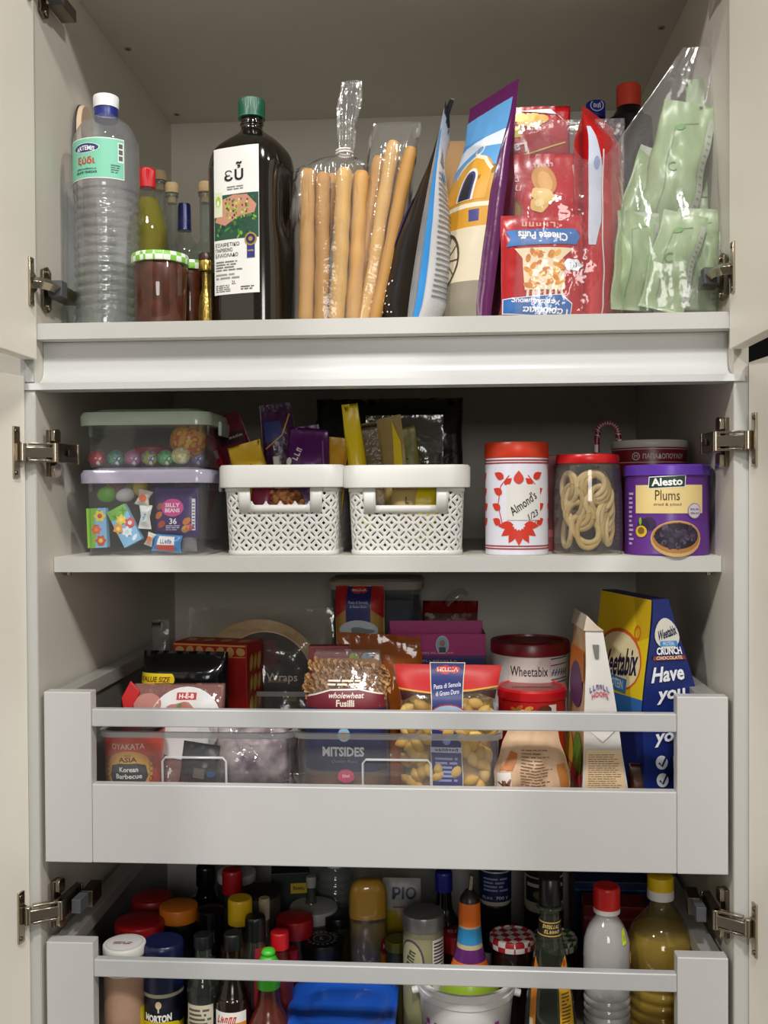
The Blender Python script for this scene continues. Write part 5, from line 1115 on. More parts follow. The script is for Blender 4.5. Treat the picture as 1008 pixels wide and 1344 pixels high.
MB().box(-wv, wv, 0, .0012, 0, hb).box(-wv, wv, .07, .0712, 0, hb + .012).box(-wv, -wv + .0012, .0012, .07, 0, hb).box(wv - .0012, wv, .0012, .07, 0, hb).box(-wv, wv, .0012, .07, 0, .002).build('carton', M('#b01a78', .4), o, False)
MB().box(-wv + .01, wv - .01, .002, .02, hb - .006, hb - .003).build('inner_flap', M('#8a7a80', .6), o, False)
a = Art().rect(-wv, 0, wv, L(866), '#23246e', 1).rect(-wv, L(866), wv, L(862), '#5a2a78', 1).ell(.008, L(848), .010, .014, '#d8d0c4', 2).ell(.008, L(848), .0088, .0125, '#86b8d4', 3).ell(.008, L(846), .004, .005, '#a8785a', 4).rect(.003, L(858), .013, L(851), '#3a3a44', 4).mark(10, .0, L(858.5), .0035, '#d0b8d8', 3, w=.05).mark(15, -.01, L(869), .0045, '#a8a8d8', 3, w=.08)
a.build(o, 'print', S_front(0), step=0)
Y = .385; o = thing('snack_bar_box', 'closed dark magenta carton behind the open magenta one', 'box', (at(560, 700, Y).x, Y, ZF + .002)); hb = at(560, 818, Y).z - ZF
MB().box(-.062, .064, 0, .022, 0, hb).build('carton', M('#6c1048', .45), o, False, .001); MB().box(-.062, .064, -.0004, 0, hb - .03, hb - .024).build('stripe', M('#8a2a68', .45), o, False)
# canisters
Y = .235; o = thing('food_canister', 'white canister with dark red lid and handwritten cereal name', 'canister', B(695, Y, ZF + .002)); L = lambda py: at(695, py, Y).z - ZF - .002; r = .0565
MB().lathe([(r * .96, 0), (r * .99, .003), (r * .98, L(850))], 48).build('body', M('#cfcccb', .35), o)
MB().lathe([(r * 1.0, L(855)), (r * 1.02, L(854)), (r * 1.02, L(841)), (r * 1.0, L(839)), (r * .86, L(838.5)), (r * .85, L(841)), (r * .5, L(841)), (r * .48, L(839.5))], 48).build('lid', M('#6e1018', .3), o)
a = Art().rect(-.036, L(893), .024, L(856), '#c9c0ba', 1).text('Wheetabix', -.006, L(873), .014, '#1c1a1c', 3, w=.054, bold=.005)
for py in (858, 866, 884, 888): a.stroke([(.026, L(py)), (.058, L(py - 1.5))], .0016, '#8a2a32' if py in (866, 884) else '#4a4468', 2)
for i in range(6): a.stroke([(.027 + i * .0055, L(879)), (.031 + i * .0055, L(871))], .0016, '#3c3a60', 2).stroke([(.027 + i * .0055, L(875)), (.031 + i * .0055, L(875.5))], .0012, '#3c3a60', 2)
a.build(o, 'print', S_cyl(r * .985, -90), step=.005)
Y = .155; o = thing('food_canister', 'red round tub with clear-topped lid in front of the white canister', 'canister', B(697, Y, ZF + .002)); L = lambda py: at(697, py, Y).z - ZF - .002; r = .0475; zt = L(902)
MB().lathe([(r * .90, 0), (r * .93, .002), (r * .97, zt - .010)], 44).build('body', M('#b01418', .35), o)
MB().lathe([(r * .98, zt - .012), (r, zt - .011), (r * 1.01, zt), (r * .96, zt + .003), (r * .92, zt + .0015)], 44, ct=False).build('lid_rim', M('#b8161c', .3), o)
MB().lathe([(r * .93, zt + .0005), (r * .93, zt + .0014)], 40).build('lid_window', M('#8c2a2a', .3, var=.2), o)
a = Art()
for i in range(16): a.ell(-.018 + .004 * i % .02 + rr.uniform(-.012, .006), zt - .028 + rr.uniform(-.006, .008), .006, .003, rr.choice(['#c8923a', '#a86a24', '#d8b05a']), 1, 8, rr.random() * 3)
a.ell(.020, zt - .030, .014, .010, '#e0d8d0', 1, k=3, amp=.2).rect(.020, zt - .034, .032, zt - .016, '#dcd4cc', 1).ell(.014, zt - .022, .010, .006, '#5a2a18', 2)
a.build(o, 'print', S_cyl(r * .965, -90), step=.005)
Art().mark(17, 0, -.006, .009, '#4a1418', 0, w=.055).build(o, 'writing', S_top(zt + .0014), step=0)
# ---- crumpled beige bag
Y = .062; o = thing('flour_bag', 'crumpled beige paper bag with lines of dark print', 'bag', B(697, Y, ZF + .002), rz=4); hb = at(697, 960, Y).z - ZF
sf, sb = bag(o, 'paper', .098, hb, .050, M('#c9a888', .6, var=.06, bump=.5, bscale=30), gb=.9, wr=.008, seed=91, p=3.2, top=.35, wf=lambda v: 1 - .34 * max(0, v - .62) / .38, fs=38)
a = Art().para(-.026, .006, .022, .060, 13, '#7a5a46', 1, 3, .30, .12).para(-.018, .066, .026, .118, 14, '#6a4a38', 1, 4, .26, .4)
a.poly([(-.047, .03), (-.030, .03), (-.030, .090), (-.046, .088)], '#e0d8d4', 1)
for i in range(22): a.stroke([(-.045 + rr.random() * .013, .05 + rr.random() * .030), (-.040 + rr.random() * .01, .055 + rr.random() * .03)], .0022, rr.choice(['#5a3428', '#8a5a44', '#6e4030']), 2)
a.poly([(.033, .05), (.046, .05), (.042, .100), (.031, .100)], '#b8763a', 1).poly([(-.044, .092), (-.028, .092), (-.024, .112), (-.034, .115)], '#b86e34', 1)
a.build(o, 'print', sf)
# ---- gusseted cereal bags
def gusset(root, name, hb, wx, dy, mats, n=24, wr=.0015, seed=0, bx=lambda v: 0):
    def ring(v):
        z_ = v * hb; a_, b_ = wx(v) / 2, dy(v) / 2; o = []
        for (x0, y0), (x1, y1), m_ in (((-a_, -b_), (a_, -b_), 8), ((a_, -b_), (a_, b_), 8), ((a_, b_), (-a_, b_), 8), ((-a_, b_), (-a_, -b_), 8)):
            for i in range(m_):
                t = i / m_; x, y = x0 + (x1 - x0) * t, y0 + (y1 - y0) * t
                nn = noise.noise(Vector((x * 30, y * 30 + seed, z_ * 22))) * wr
                o.append((x + nn + bx(v), y + nn, z_))
        return o
    mb = MB().loft([ring(j / n) for j in range(n + 1)])
    for i in range(len(mb.f) - 2): mb.m[i] = (0, 1, 0, 1)[(i % 32) // 8]
    mb.build(name, mats, root, ang=50)
    front = lambda u, v, o: Vector((u * wx(v / hb) / wx(0) + bx(v / hb), -dy(v / hb) / 2 - o - .0012, v))
    left = lambda u, v, o: Vector((-wx(v / hb) / 2 - o - .0012 + bx(v / hb), -u * dy(v / hb) / dy(0), v))
    return front, left
Y = .115; o = thing('cereal_bag', 'white gusseted cereal bag with cream printed base panel', 'bag', B(783, Y, ZF + .002), rz=3); L = lambda py: at(786, py, Y - .06).z - ZF; hb = L(832)
fr, lf = gusset(o, 'pack', hb, lambda v: .070 * (1 - v) + .022 * v, lambda v: .13 * (1 - .35 * v ** 3), [M('#d2cfca', .25, bump=.3, bscale=30), M('#cfa36a', .3, bump=.3, var=.3, scale=12, col2='#d8c8b0')], seed=3, bx=lambda v: -.012 * v)
a = Art().rect(-.0315, .002, .0315, L(985), '#dcc098', 1).para(-.027, L(1038), .027, L(990), 17, '#6a5440', 2, 5, .32, .2).poly([(-.034, L(955)), (.034, L(955)), (0, L(975))], '#dedcd8', 1)
a.mark(6, .0, L(904), .008, '#5a4a8a', 2, w=.052, bold=.03, arc=8).text('HOOPS', .0, L(913), .007, '#b83a54', 2, w=.040, bold=.03, arc=10)
a.poly([(-.012, L(850)), (.012, L(850)), (.006, L(868)), (-.006, L(868))], '#6a665e', 1); a.build(o, 'print', fr)
a = Art().rect(-.06, L(900), .06, L(860), '#c8702a', 1).ell(.0, L(910), .05, .03, '#5a3a68', 2).ell(.03, L(1000), .03, .03, '#5a9a3a', 2).ell(-.03, L(1010), .03, .03, '#d8b03a', 2).rect(-.06, L(1036), .06, L(1020), '#c0304a', 2); a.build(o, 'side_print', lf)
MB().prism([(-.026, hb), (.0, hb), (-.008, hb + .006), (-.022, hb + .020)], -.045, .045, 'y').build('folded_top', M('#cdbfae', .25, bump=.3), o)
Y = .155; o = thing('cereal_bag', 'tall blue and yellow chocolate cereal bag at the right', 'bag', (at(862, 700, Y - .075).x, Y, ZF + .002), rz=17); L = lambda py: at(870, py, Y - .09).z - ZF; hb = L(790)
wx = lambda v: .088 * (1 - ss((v - .40) / .75)) + .014 * ss((v - .40) / .75); dy_ = lambda v: .17 * (1 - .12 * v)
fr, lf = gusset(o, 'pack', hb, wx, dy_, [M('#1a2a6c', .28, bump=.25, bscale=25), M('#1a2a6c', .28, bump=.25, bscale=25)], n=30, seed=8, bx=lambda v: -.018 * v ** 2)
a = Art()
a.text('Have', -.002, L(888), .020, '#eef0f4', 3, w=.062, bold=.03, rot=3, sh=.2).text('you', .000, L(918), .017, '#eef0f4', 3, w=.046, bold=.03, rot=4, sh=.2).text('yours', .002, L(973), .017, '#eef0f4', 3, w=.060, bold=.03, rot=4, sh=.2)
a.ell(.004, L(835), .038, .020, '#d8d4c8', 1).text('Weetabix', .006, L(834), .013, '#141c4a', 3, w=.062, bold=.03, rot=8, sh=.2).rect(-.018, L(852), .030, L(845), '#3a8ac8', 2).text('PROTEIN', .005, L(848.5), .005, '#e0ecf4', 3, w=.03).text('CRUNCH', .004, L(858), .010, '#eef0f4', 3, w=.062, bold=.04).rect(-.034, L(870), .040, L(864.5), '#8a3a24', 2).text('CHOCOLATE', .003, L(867.2), .0045, '#f0dcc8', 3, w=.06, bold=.02)
for py, t1, t2 in ((1004, 'HIGH', 'PROTEIN'), (1027, 'HIGH', 'FIBRE')):
    a.ell(-.020, L(py), .0085, .009, '#e8ebf2', 2).stroke([(-.024, L(py)), (-.020, L(py) - .005), (-.012, L(py) + .009)], .0028, '#1a2a6c', 3).text(t1, .010, L(py - 3), .0085, '#e8ebf2', 3, w=.028, bold=.03).text(t2, .011, L(py + 5), .0055, '#e8ebf2', 3, w=.030, bold=.03)
a.build(o, 'print', fr)
a = Art().poly([(-.084, L(930)), (.084, L(922)), (.084, hb - .001), (-.084, hb - .001)], '#e0c41c', 1).poly([(-.084, L(960)), (.084, L(960)), (.084, L(922)), (-.084, L(930))], '#2a6ab0', 1).poly([(.084, hb - .002), (.03, hb - .002), (.05, L(850)), (.084, L(840))], '#c9a818', 2)
a.ell(.0, L(880), .072, .042, '#d0622a', 2).ell(.0, L(881), .068, .038, '#e6dcb0', 3).text('Weetabix', .002, L(884), .036, '#141a44', 5, w=.120, bold=.03, rot=8, sh=.25).rect(-.035, L(922), .035, L(903), '#2f78b8', 4).text('PROTEIN', 0, L(912), .012, '#cfe0f0', 5, w=.05, bold=.02).ring(.05, L(838), .010, .010, .003, '#d0622a', 4)
a.build(o, 'side_print', lf, step=.008)
pack('chocolate_packet', 'brown chocolate packet wedged between the two cereal bags', 832, .075, ZF + .002, 1002, .024, .022, M('#4a2a1c', .4, var=.3), seed=93, lean=3)
# ================================================================== lower drawer: sauces and jars
ZG = -.4095
def hit(px, py, z):
    d = _F + _R * ((px - 504) / FPX) - _U * ((py - 672) / FPX); return CAM + d * ((z - CAM.z) / d.z)
def zat(px, py, Y): return at(px, py, Y).z - ZG
def jar(name, label, px, Yc, py_top, r, lidm, bodym, lh=.016, cat='jar', label_art=None, rb=None, rot=0, lidtop=None, fill=None):
    h = zat(px, py_top, Yc + r * .3); rb = rb or r * .96
    o = thing(name, label, cat, B(px, Yc, ZG), rz=rot)
    MB().lathe(spline([(rb * .93, 0), (rb, .004), (rb, h - lh - .014), (rb * .96, h - lh - .006), (r * .90, h - lh), (r * .90, h - .004)], 4), 36).build('body', bodym, o)
    if fill: MB().lathe([(rb * .92, .003), (rb * .95, h - lh - .02)], 30).build('filling', fill, o)
    ridged_cap(r, lh, h - lh, 44, .0004).build('lid', lidm, o)
    if lidtop:
        a = Art(); lidtop(a, r); a.build(o, 'lid_print', S_top(h), step=0, base=.0003)
    if label_art:
        a = Art(); label_art(a, rb, h); a.build(o, 'label', S_cyl(rb, -90), step=.005)
    return o
def sauce(name, label, px, Yc, py_top, rc, hc, r, zsh, capm, bodym, label_art=None, liq=None, tip=None, neck=None):
    """bottle with neck: cap radius rc, height hc, body radius r up to zsh (fraction of height)"""
    h = zat(px, py_top, Yc); o = thing(name, label, 'bottle', B(px, Yc, ZG)); zc = h - hc; nk = neck or rc * .85
    pr = spline([(r * .92, 0), (r, .004), (r, h * zsh), (r * .86, h * zsh + .016), (nk * 1.25, h * zsh + (zc - h * zsh) * .55), (nk, zc - .004), (nk, zc + .004)], 6)
    MB().lathe(pr, 34, ct=False).build('body', bodym, o)
    if liq: MB().lathe([(max(.002, q[0] - .0015), max(q[1], .002)) for q in pr if q[1] < liq[0] * h], 30).build('liquid', liq[1], o)
    ridged_cap(rc, hc, zc, 34, .0004).build('cap', capm, o)
    if tip: MB().lathe(spline([(rc * .95, h - .001), (rc * .7, h + tip * .3), (rc * .55, h + tip * .5), (rc * .62, h + tip * .7), (rc * .45, h + tip * .92), (.001, h + tip)], 5), 24).build('nozzle', capm, o)
    if label_art:
        a = Art(); label_art(a, r, h); a.build(o, 'label', S_cyl(lambda z_: _interp(pr, z_), -90), step=.005)
    return o
DK = M('#0d0c0b', .12, var=.3, spec=.6); DKG = M('#12170f', .15); DBR = M('#1d0c08', .12, spec=.6)
# left group
jar('spice_jar', 'spice jar of pinkish-brown powder with white flip lid', 158, .052, 1233, .0280, M('#d6d4d0', .4), M('#a8866e', .55, var=.12, scale=200), .012, lidtop=lambda a, r: a.ring(0, 0, r * .86, r * .86, .001, '#b8b6b2', 0).para(-.014, -.006, .012, .002, 2, '#8a4a44', 1), label_art=lambda a, r, h: a.rect(.030, 0, .042, h * .55, '#d0b818', 0).rect(-.03, h * .80, .03, h * .81, '#c8c4bc', 0))
jar('spice_jar', 'round salt box with navy lid and yellow base, white lettering', 209, .066, 1230, .0278, M('#131a3e', .3), M('#15182a', .35), .060, label_art=lambda a, r, h: (a.rect(-.044, h - .065, .044, h - .060, '#b0a890', 0), a.rect(-.044, 0, .044, h - .102, '#dcc414', 0), a.ell(0, h - .102, .03, .006, '#dcc414', 0), a.text('MORTON', .0, h - .092, .010, '#eeeeea', 3, w=.036, bold=.05, arc=-6), a.mark(4, 0, h - .112, .010, '#1a1a20', 3, w=.03, bold=.04), a.ell(.001, h - .074, .004, .005, '#d8c8a0', 2), a.rect(.000, h - .084, .002, h - .078, '#d8c8a0', 2)), cat='box')
jar('spice_jar', 'nearer of two dark jars with red lids', 178, .135, 1203, .0345, M('#9c1018', .35), M('#2a1410', .3), .024)
jar('spice_jar', 'farther of two dark jars with red lids, ringed lid', 195, .225, 1172, .0300, M('#8e141a', .4), M('#2a1612', .3), .022, lidtop=lambda a, r: a.ring(0, 0, r * .8, r * .8, .0012, '#b8555a', 0))
jar('spice_jar', 'dark jar with orange lid beside the red lids', 230, .168, 1184, .0275, M('#d0741a', .4), M('#14121c', .3), .020)
sauce('sauce_bottle', 'glass bottle with beige text label and dark contents, front left', 262, .052, 1226, .0125, .016, .0215, .60, M('#101012', .4), CL('#dfe6de', 1.2, .04, '#8a928a', .10), lambda a, r, h: a.rect(-.019, .0, .018, h * .56, '#c9c2ac', 0).para(-.016, .05, .015, h * .54, 9, '#5a5648', 1, 3), (.57, M('#11130f', .2)))
sauce('sauce_bottle', 'brown sauce bottle with white and orange label', 301, .048, 1224, .0120, .020, .0235, .52, M('#0f0f10', .35), DBR, lambda a, r, h: a.rect(-.022, 0, .023, h * .52, '#e4e0dc', 0).rect(.0, 0, .023, h * .45, '#d8862a', 1).mark(5, -.004, h * .47, .010, '#c0341c', 2, w=.026, sh=.3, bold=.03))
sauce('sauce_bottle', 'dark bottle with yellow cap', 311, .125, 1178, .0168, .034, .028, .6, M('#cfa80f', .35), CL('#b8a078', 1.2, .05, '#3a3020', .55), None, (.6, DK))
sauce('sauce_bottle', 'slim bottle with black cap and red label next to the yellow-capped one', 331, .098, 1202, .0138, .030, .020, .6, M('#0e0e10', .35), CL('#c8c8c0', 1.2, .05, '#4a4a44', .4), lambda a, r, h: a.rect(.002, 0, .020, h * .8, '#8a1a20', 0), (.6, DK))
sauce('sauce_bottle', 'shiny black bottle standing behind the beige-labelled bottle', 272, .155, 1192, .0190, .022, .026, .6, M('#0a0a0b', .2), DK)
sauce('sauce_bottle', 'tall black bottle at the very back left', 266, .33, 1136, .0150, .03, .032, .6, M('#0a0a0b', .3), DK)
sauce('sauce_bottle', 'bottle with bright red cap in front of a white lid at the back', 301, .255, 1141, .0152, .034, .026, .6, M('#a8141a', .35), CL('#c8c8c0', 1.1, .05, '#5a5448', .5), None, (.55, DBR))
jar('jar', 'jar with plain white lid behind the red bottle cap', 307, .335, 1140, .0310, M('#b8b6b0', .5), M('#3a3a38', .3), .014)
jar('tin_can', 'squat tin with dark brown lid', 340, .235, 1164, .0290, M('#241a14', .4), M('#5a5048', .35, metal=.5), .006, cat='tin')
sauce('sauce_bottle', 'slender bottle with cream cap beside the dark brown lid', 343, .165, 1178, .0078, .030, .019, .6, M('#a89a78', .5), CL('#d0ccc0', 1.1, .05, '#6a6456', .4), None, (.5, DK))
sauce('sauce_bottle', 'red-brown chilli sauce bottle with bright green nozzle cap', 348, .044, 1262, .0150, .032, .0265, .45, M('#3fae2a', .35), M('#4e1c12', .2, spec=.6), None, None, .018, .013)
jar('spice_jar', 'jar with big round red lid in the middle left', 383, .205, 1199, .0270, M('#a8121a', .35), M('#2a1814', .3), .026)
sauce('sauce_bottle', 'small bottle with red flip cap in front of the big red lid', 363, .105, 1222, .0128, .022, .018, .6, M('#b4141c', .35), M('#4a1410', .25))
jar('spice_jar', 'tiny jar with small red lid just behind the rail', 379, .170, 1243, .0100, M('#b0101c', .35), M('#3a1410', .3), .014)
jar('jar', 'wide jar with grey-white lid behind the round red lid', 408, .275, 1184, .0370, M('#a8a8a4', .5), M('#4a4a44', .3), .018)
jar('olive_jar', 'jar of olives with plain black lid', 440, .255, 1198, .0210, M('#101010', .3), M('#3a3818', .2, var=.4, scale=60), .014)
jar('spice_jar', 'jar with black lid printed in a ring of white letters', 419, .195, 1228, .0305, M('#121212', .35), M('#1a1c16', .25), .016, lidtop=lambda a, r: (a.ring(0, 0, r * .42, r * .42, .0009, '#c8c8c4', 0), a.mark(1, 0, 0, r * .4, '#c8c8c4', 1), [a.mark(1, r * .66 * math.cos(R(200 - i * 20)), r * .66 * math.sin(R(200 - i * 20)), r * .17, '#c8c8c4', 1, w=r * .14, rot=110 - i * 20) for i in range(18)]))
# back middle
o = thing('water_bottle', 'clear ribbed plastic bottle lying at the back, base towards the front', 'bottle', B(437, .36, ZG)); h = zat(437, 1136, .36)
pr = [(.027, 0)]
for i in range(14): pr += [(.030, .006 + i * h / 15), (.030, .010 + i * h / 15), (.0283, .013 + i * h / 15)]
MB().lathe(pr + [(.024, h * .97), (.014, h)], 34).build('body', CL('#e0e4e2', 1.3, .05, '#a8b0ae', .2), o); ridged_cap(.014, .012, h, 30).build('cap', M('#c8c8c4', .4), o)
o['label'] = 'clear ribbed plastic bottle at the back beside the yellow squeeze bottle'
o = thing('spice_box', 'dark green carton with yellow label at the back', 'box', B(378, .30, ZG), rz=10); h = zat(378, 1146, .30); MB().box(-.030, .030, 0, .04, 0, h).build('carton', M('#10201a', .5), o, False, .001)
Art().rect(.0, h - .032, .026, h - .016, '#b89a24', 0).mark(5, .013, h - .024, .006, '#2a2410', 1).build(o, 'print', S_front(0), step=0)
sauce('spice_bottle', 'little bottle with grey-white cap at the back', 405, .285, 1150, .0075, .016, .013, .65, M('#9a9a94', .5), CL('#c8ccc8', 1.1, .05, '#5a5e5a', .45))
# squeeze bottle, upside-down
Y = .195; h = zat(480, 1153, Y); o = thing('squeeze_bottle', 'upside-down clear squeeze bottle with mustard-yellow bottom', 'bottle', B(480, Y, ZG), rz=8); sec = circ(36, 2.4, 1, .62)
pq = [(.016, 0), (.018, .03), (.0195, .04), (.025, .07), (.0268, .11), (.0268, h * .72), (.0272, h - .045), (.0268, h - .022), (.0235, h - .008), (.015, h - .001), (.006, h)]
pq = spline(pq, 4)
MB().lathe([q for q in pq if q[1] >= h * .74], 36, sec=sec).build('sauce', M('#d0a014', .3, var=.12, scale=40), o)
MB().lathe([(q[0] * 1.02, q[1] + .0004) for q in pq], 36, sec=sec).build('body', CL('#f6f0e0', 1.3, .06, '#a89c7a', .12), o)
MB().lathe([(q[0] * .93, q[1]) for q in pq if .03 < q[1] < h * .74], 30, sec=sec).build('residue', M('#5a5648', .4, var=.6, scale=40, col2='#8a7434'), o)
Art().rect(.018, .02, .034, h * .60, '#c86a18', 0).ell(.024, h * .56, .007, .012, '#8a1c14', 1).rect(.019, h * .30, .031, h * .36, '#e0dcd4', 1).mark(1, .024, h * .56, .008, '#e8e0d4', 2).build(o, 'label', lambda u, v, off: Vector(((.0278 + off) * math.cos(R(-90) + u / .027), (.0278 + off) * .62 * math.sin(R(-90) + u / .027) - .001, v)), step=.005)
# sugar sack
Y = .275; o = thing('sugar_sack', 'white plastic sack with navy letters at the back', 'bag', B(524, Y, ZG)); hb = zat(524, 1152, Y)
sf, sb = bag(o, 'sack', .058, hb, .045, M('#9a9894', .4, bump=.5, bscale=40), gb=.8, wr=.005, seed=101, top=.3)
L = lambda py: zat(524, py, Y - .02)
Art().text('ΡΙΟ', .004, L(1177), .016, '#26304e', 1, w=.036, bold=.03).rect(-.028, 0, .028, L(1196), '#a08a14', 1).para(-.012, L(1194), .016, L(1190), 1, '#a83a34', 2).build(o, 'print', sf)
# ornate jar
jar('jam_jar', 'glass jar with silver lid and ornate green-purple label with barcode', 553, .128, 1192, .0290, M('#8a8886', .35, metal=.6), M('#78765c', .3, var=.3, scale=60), .020, lidtop=lambda a, r: a.ring(0, 0, r * .8, r * .8, .0016, '#6a6866', 0).ring(0, 0, r * .4, r * .4, .001, '#787674', 0),
    label_art=lambda a, r, h: (a.rect(-.044, .02, .012, h - .028, '#8c8a66', 0), a.ell(-.018, h - .060, .020, .030, '#5a3a58', 1), a.ell(-.018, h - .060, .0175, .027, '#a8a47c', 2), a.mark(3, -.018, h - .056, .012, '#4a4a3a', 3, w=.026, rot=70), a.rect(.013, .02, .036, h - .030, '#d0cecc', 0), [a.rect(.015, h - .036 - i * .0045, .034, h - .0335 - i * .0045, '#4c4c4c', 1) for i in range(12)]))
jar('jar', 'small jar with olive-gold lid beside the ornate jar', 519, .185, 1229, .0185, M('#7c7420', .3, metal=.4), M('#3a3820', .25), .014)
sauce('sauce_bottle', 'black bottle with royal blue cap at the back', 580, .215, 1143, .0128, .028, .026, .6, M('#141c78', .35), DK, lambda a, r, h: a.rect(-.01, h * .3, .012, h * .5, '#8a9ab8', 0))
jar('jar', 'jar with red lettered lid behind the striped bottle', 597, .150, 1220, .0210, M('#8e1420', .35), M('#2a1416', .3), .024, label_art=None, lidtop=lambda a, r: a.text('en', -.004, 0, .010, '#c8a8a8', 0))
# bucket and striped bottle
Y = .098; r = .0655; h = zat(609, 1276, Y); o = thing('plastic_bucket', 'small white plastic bucket with magenta and purple lettering', 'bucket', B(609, Y, ZG)); zt = h
BK = M('#d9d7d4', .3, var=.02)
MB().lathe([(r * .78, 0), (r * .80, .002), (r * .955, zt - .022), (r * .985, zt - .020), (r * .99, zt - .012), (r * .97, zt - .011), (r * .985, zt - .004), (r * 1.01, zt - .003), (r * 1.01, zt), (r * .94, zt), (r * .92, zt - .01), (r * .78, .004)], 56).build('bucket', BK, o)
for s in (-1, 1): MB().tube([(s * r * .97, -.004, zt - .022), (s * r * 1.09, -.004, zt - .024)], .005, 10).build('handle_lug', BK, o)
bw = lambda z_: r * (.80 + .155 * z_ / (zt - .022))
a = Art().mark(6, -.026, zt - .060, .012, '#5a3a8a', 1, w=.045, bold=.03).rect(-.046, zt - .048, -.020, zt - .0455, '#5a3a8a', 1)
for i, (x, z_) in enumerate(((.020, .048), (.030, .044), (.038, .040), (.026, .058), (.036, .054), (.044, .050), (-.062, .045), (-.066, .055))): a.rect(x, zt - z_ - .007, x + .007, zt - z_, '#a83a98', 1)
a.build(o, 'lettering', S_cyl(bw, -90), step=.006)
Y = .105; o = thing('oil_dispenser', 'hand-painted striped oil bottle with metal pourer standing in the bucket', 'bottle', B(614, Y, ZG + .006)); L = lambda py: zat(614, py, Y) - .006
st = [(L(1182), L(1211), '#dd6a1c'), (L(1211), L(1214), '#b8a888'), (L(1214), L(1234), '#2c86b8'), (L(1234), L(1240), '#b8a888'), (L(1240), L(1256), '#5c2468'), (L(1256), L(1266), '#dd6a1c'), (L(1266), L(1271), '#c0283a'), (L(1271), L(1320), '#86a42a')]
rad = lambda z_: _interp(pd, z_)
pd = spline([(.044, 0), (.047, .01), (.046, L(1320)), (.040, L(1300)), (.030, L(1278)), (.022, L(1258)), (.0172, L(1238)), (.0150, L(1214)), (.0138, L(1182)), (.0130, L(1180))], 8)
MB().lathe([q for q in pd if q[1] <= L(1320)] + [(rad(L(1320)), L(1320))], 40, ct=False).build('band', M('#cf5a1c', .3), o)
for z1, z0, c in st: MB().lathe([(rad(z0 + (z1 - z0) * i / 6) + (.0003 if c != '#b8a888' else 0), z0 + (z1 - z0) * i / 6) for i in range(7)], 40, cb=False, ct=c == '#dd6a1c').build('band', M(c, .3), o)
MB().lathe([(.0138, L(1182)), (.0132, L(1178)), (.009, L(1172)), (.006, L(1168))], 24).build('stopper', M('#1a1816', .35), o)
MB().tube([(0, 0, L(1172)), (.002, -.002, L(1162)), (.003, -.006, L(1146))], .0034, 12).build('pourer', M('#b0a894', .2, metal=1), o)
# blue lunch box
zt = at(450, 1352, .026).z - ZG; p0 = hit(450, 1283, ZG + zt); Yb = p0.y; Yf = .026; w = .146; d = Yb - Yf
o = thing('lunch_box', 'low food box with translucent blue lid', 'box', (at(450, 1300, (Yb + Yf) / 2).x, (Yb + Yf) / 2, ZG))
rr_loft([(w / 2 * .88, d / 2 * .88, 0), (w / 2 * .95, d / 2 * .95, zt - .012)], .02).build('box', CL('#dfe6f0', 1.0, .1, '#8a9ab0', .4), o)
rr_loft([(w / 2 * .99, d / 2 * .99, zt - .014), (w / 2, d / 2, zt - .012), (w / 2, d / 2, zt - .003), (w / 2 - .004, d / 2 - .004, zt), (w / 2 - .012, d / 2 - .012, zt), (w / 2 - .016, d / 2 - .016, zt - .003), (w / 2 - .030, d / 2 - .030, zt - .003), (w / 2 - .033, d / 2 - .033, zt - .001)], .024).build('lid', M('#1c4fb0', .22, var=.06), o)
# back right jars on tins
def stacked(px, Yc, py_t, py_b, r, label, lidm, art, tinlabel):
    zb = at(px, py_b, Yc).z; t = thing('tin_can', tinlabel, 'tin', B(px, Yc, ZG)); hh = zb - ZG - .0005
    MB().lathe([(r * 1.0, 0), (r * 1.02, .001), (r * 1.0, .003), (r * 1.0, hh - .003), (r * 1.02, hh - .001), (r, hh)], 36).build('body', M('#1d1b1a', .35, metal=.4), t)
    MB().lathe([(r * 1.003, hh * .2), (r * 1.003, hh * .8)], 36, cb=False, ct=False).build('label_band', M('#241c1a', .5), t)
    o = thing('jar', label, 'jar', B(px, Yc, zb)); h = at(px, py_t, Yc).z - zb
    MB().lathe([(r * .93, 0), (r, .004), (r, h - .012), (r * .95, h - .01)], 36).build('body', M('#a8a292', .35), o)
    MB().lathe([(r * .97, h - .0115), (r * .98, h - .011), (r * .98, h), (r * .9, h + .001)], 36).build('lid', lidm, o)
    a = Art(); art(a, r, h); a.build(o, 'label', S_cyl(r, -90), step=.005)
stacked(648, .31, 1128, 1182, .0245, 'jar with navy label stacked at the back', M('#20284a', .4), lambda a, r, h: a.rect(-.036, .007, .036, h - .013, '#161e42', 0).text('700 γ', .010, .013, .006, '#c8ccd8', 2, w=.020).mark(4, -.014, .013, .005, '#9aa0b4', 2, w=.018).para(-.02, .022, .02, .045, 4, '#7a84a8', 2), 'dark tin under the navy-labelled jar')
stacked(712, .26, 1134, 1190, .0290, 'white jar with dark picture label stacked behind the dark vinegar', M('#2a2422', .4), lambda a, r, h: a.rect(-.034, .016, .034, h - .013, '#1c1416', 0).rect(-.030, h * .6, .030, h * .68, '#b8b0a8', 1).ell(.012, h * .45, .010, .007, '#8a3a2a', 1).ell(-.01, h * .42, .009, .006, '#5a6a3a', 1), 'dark tin under the white jar')
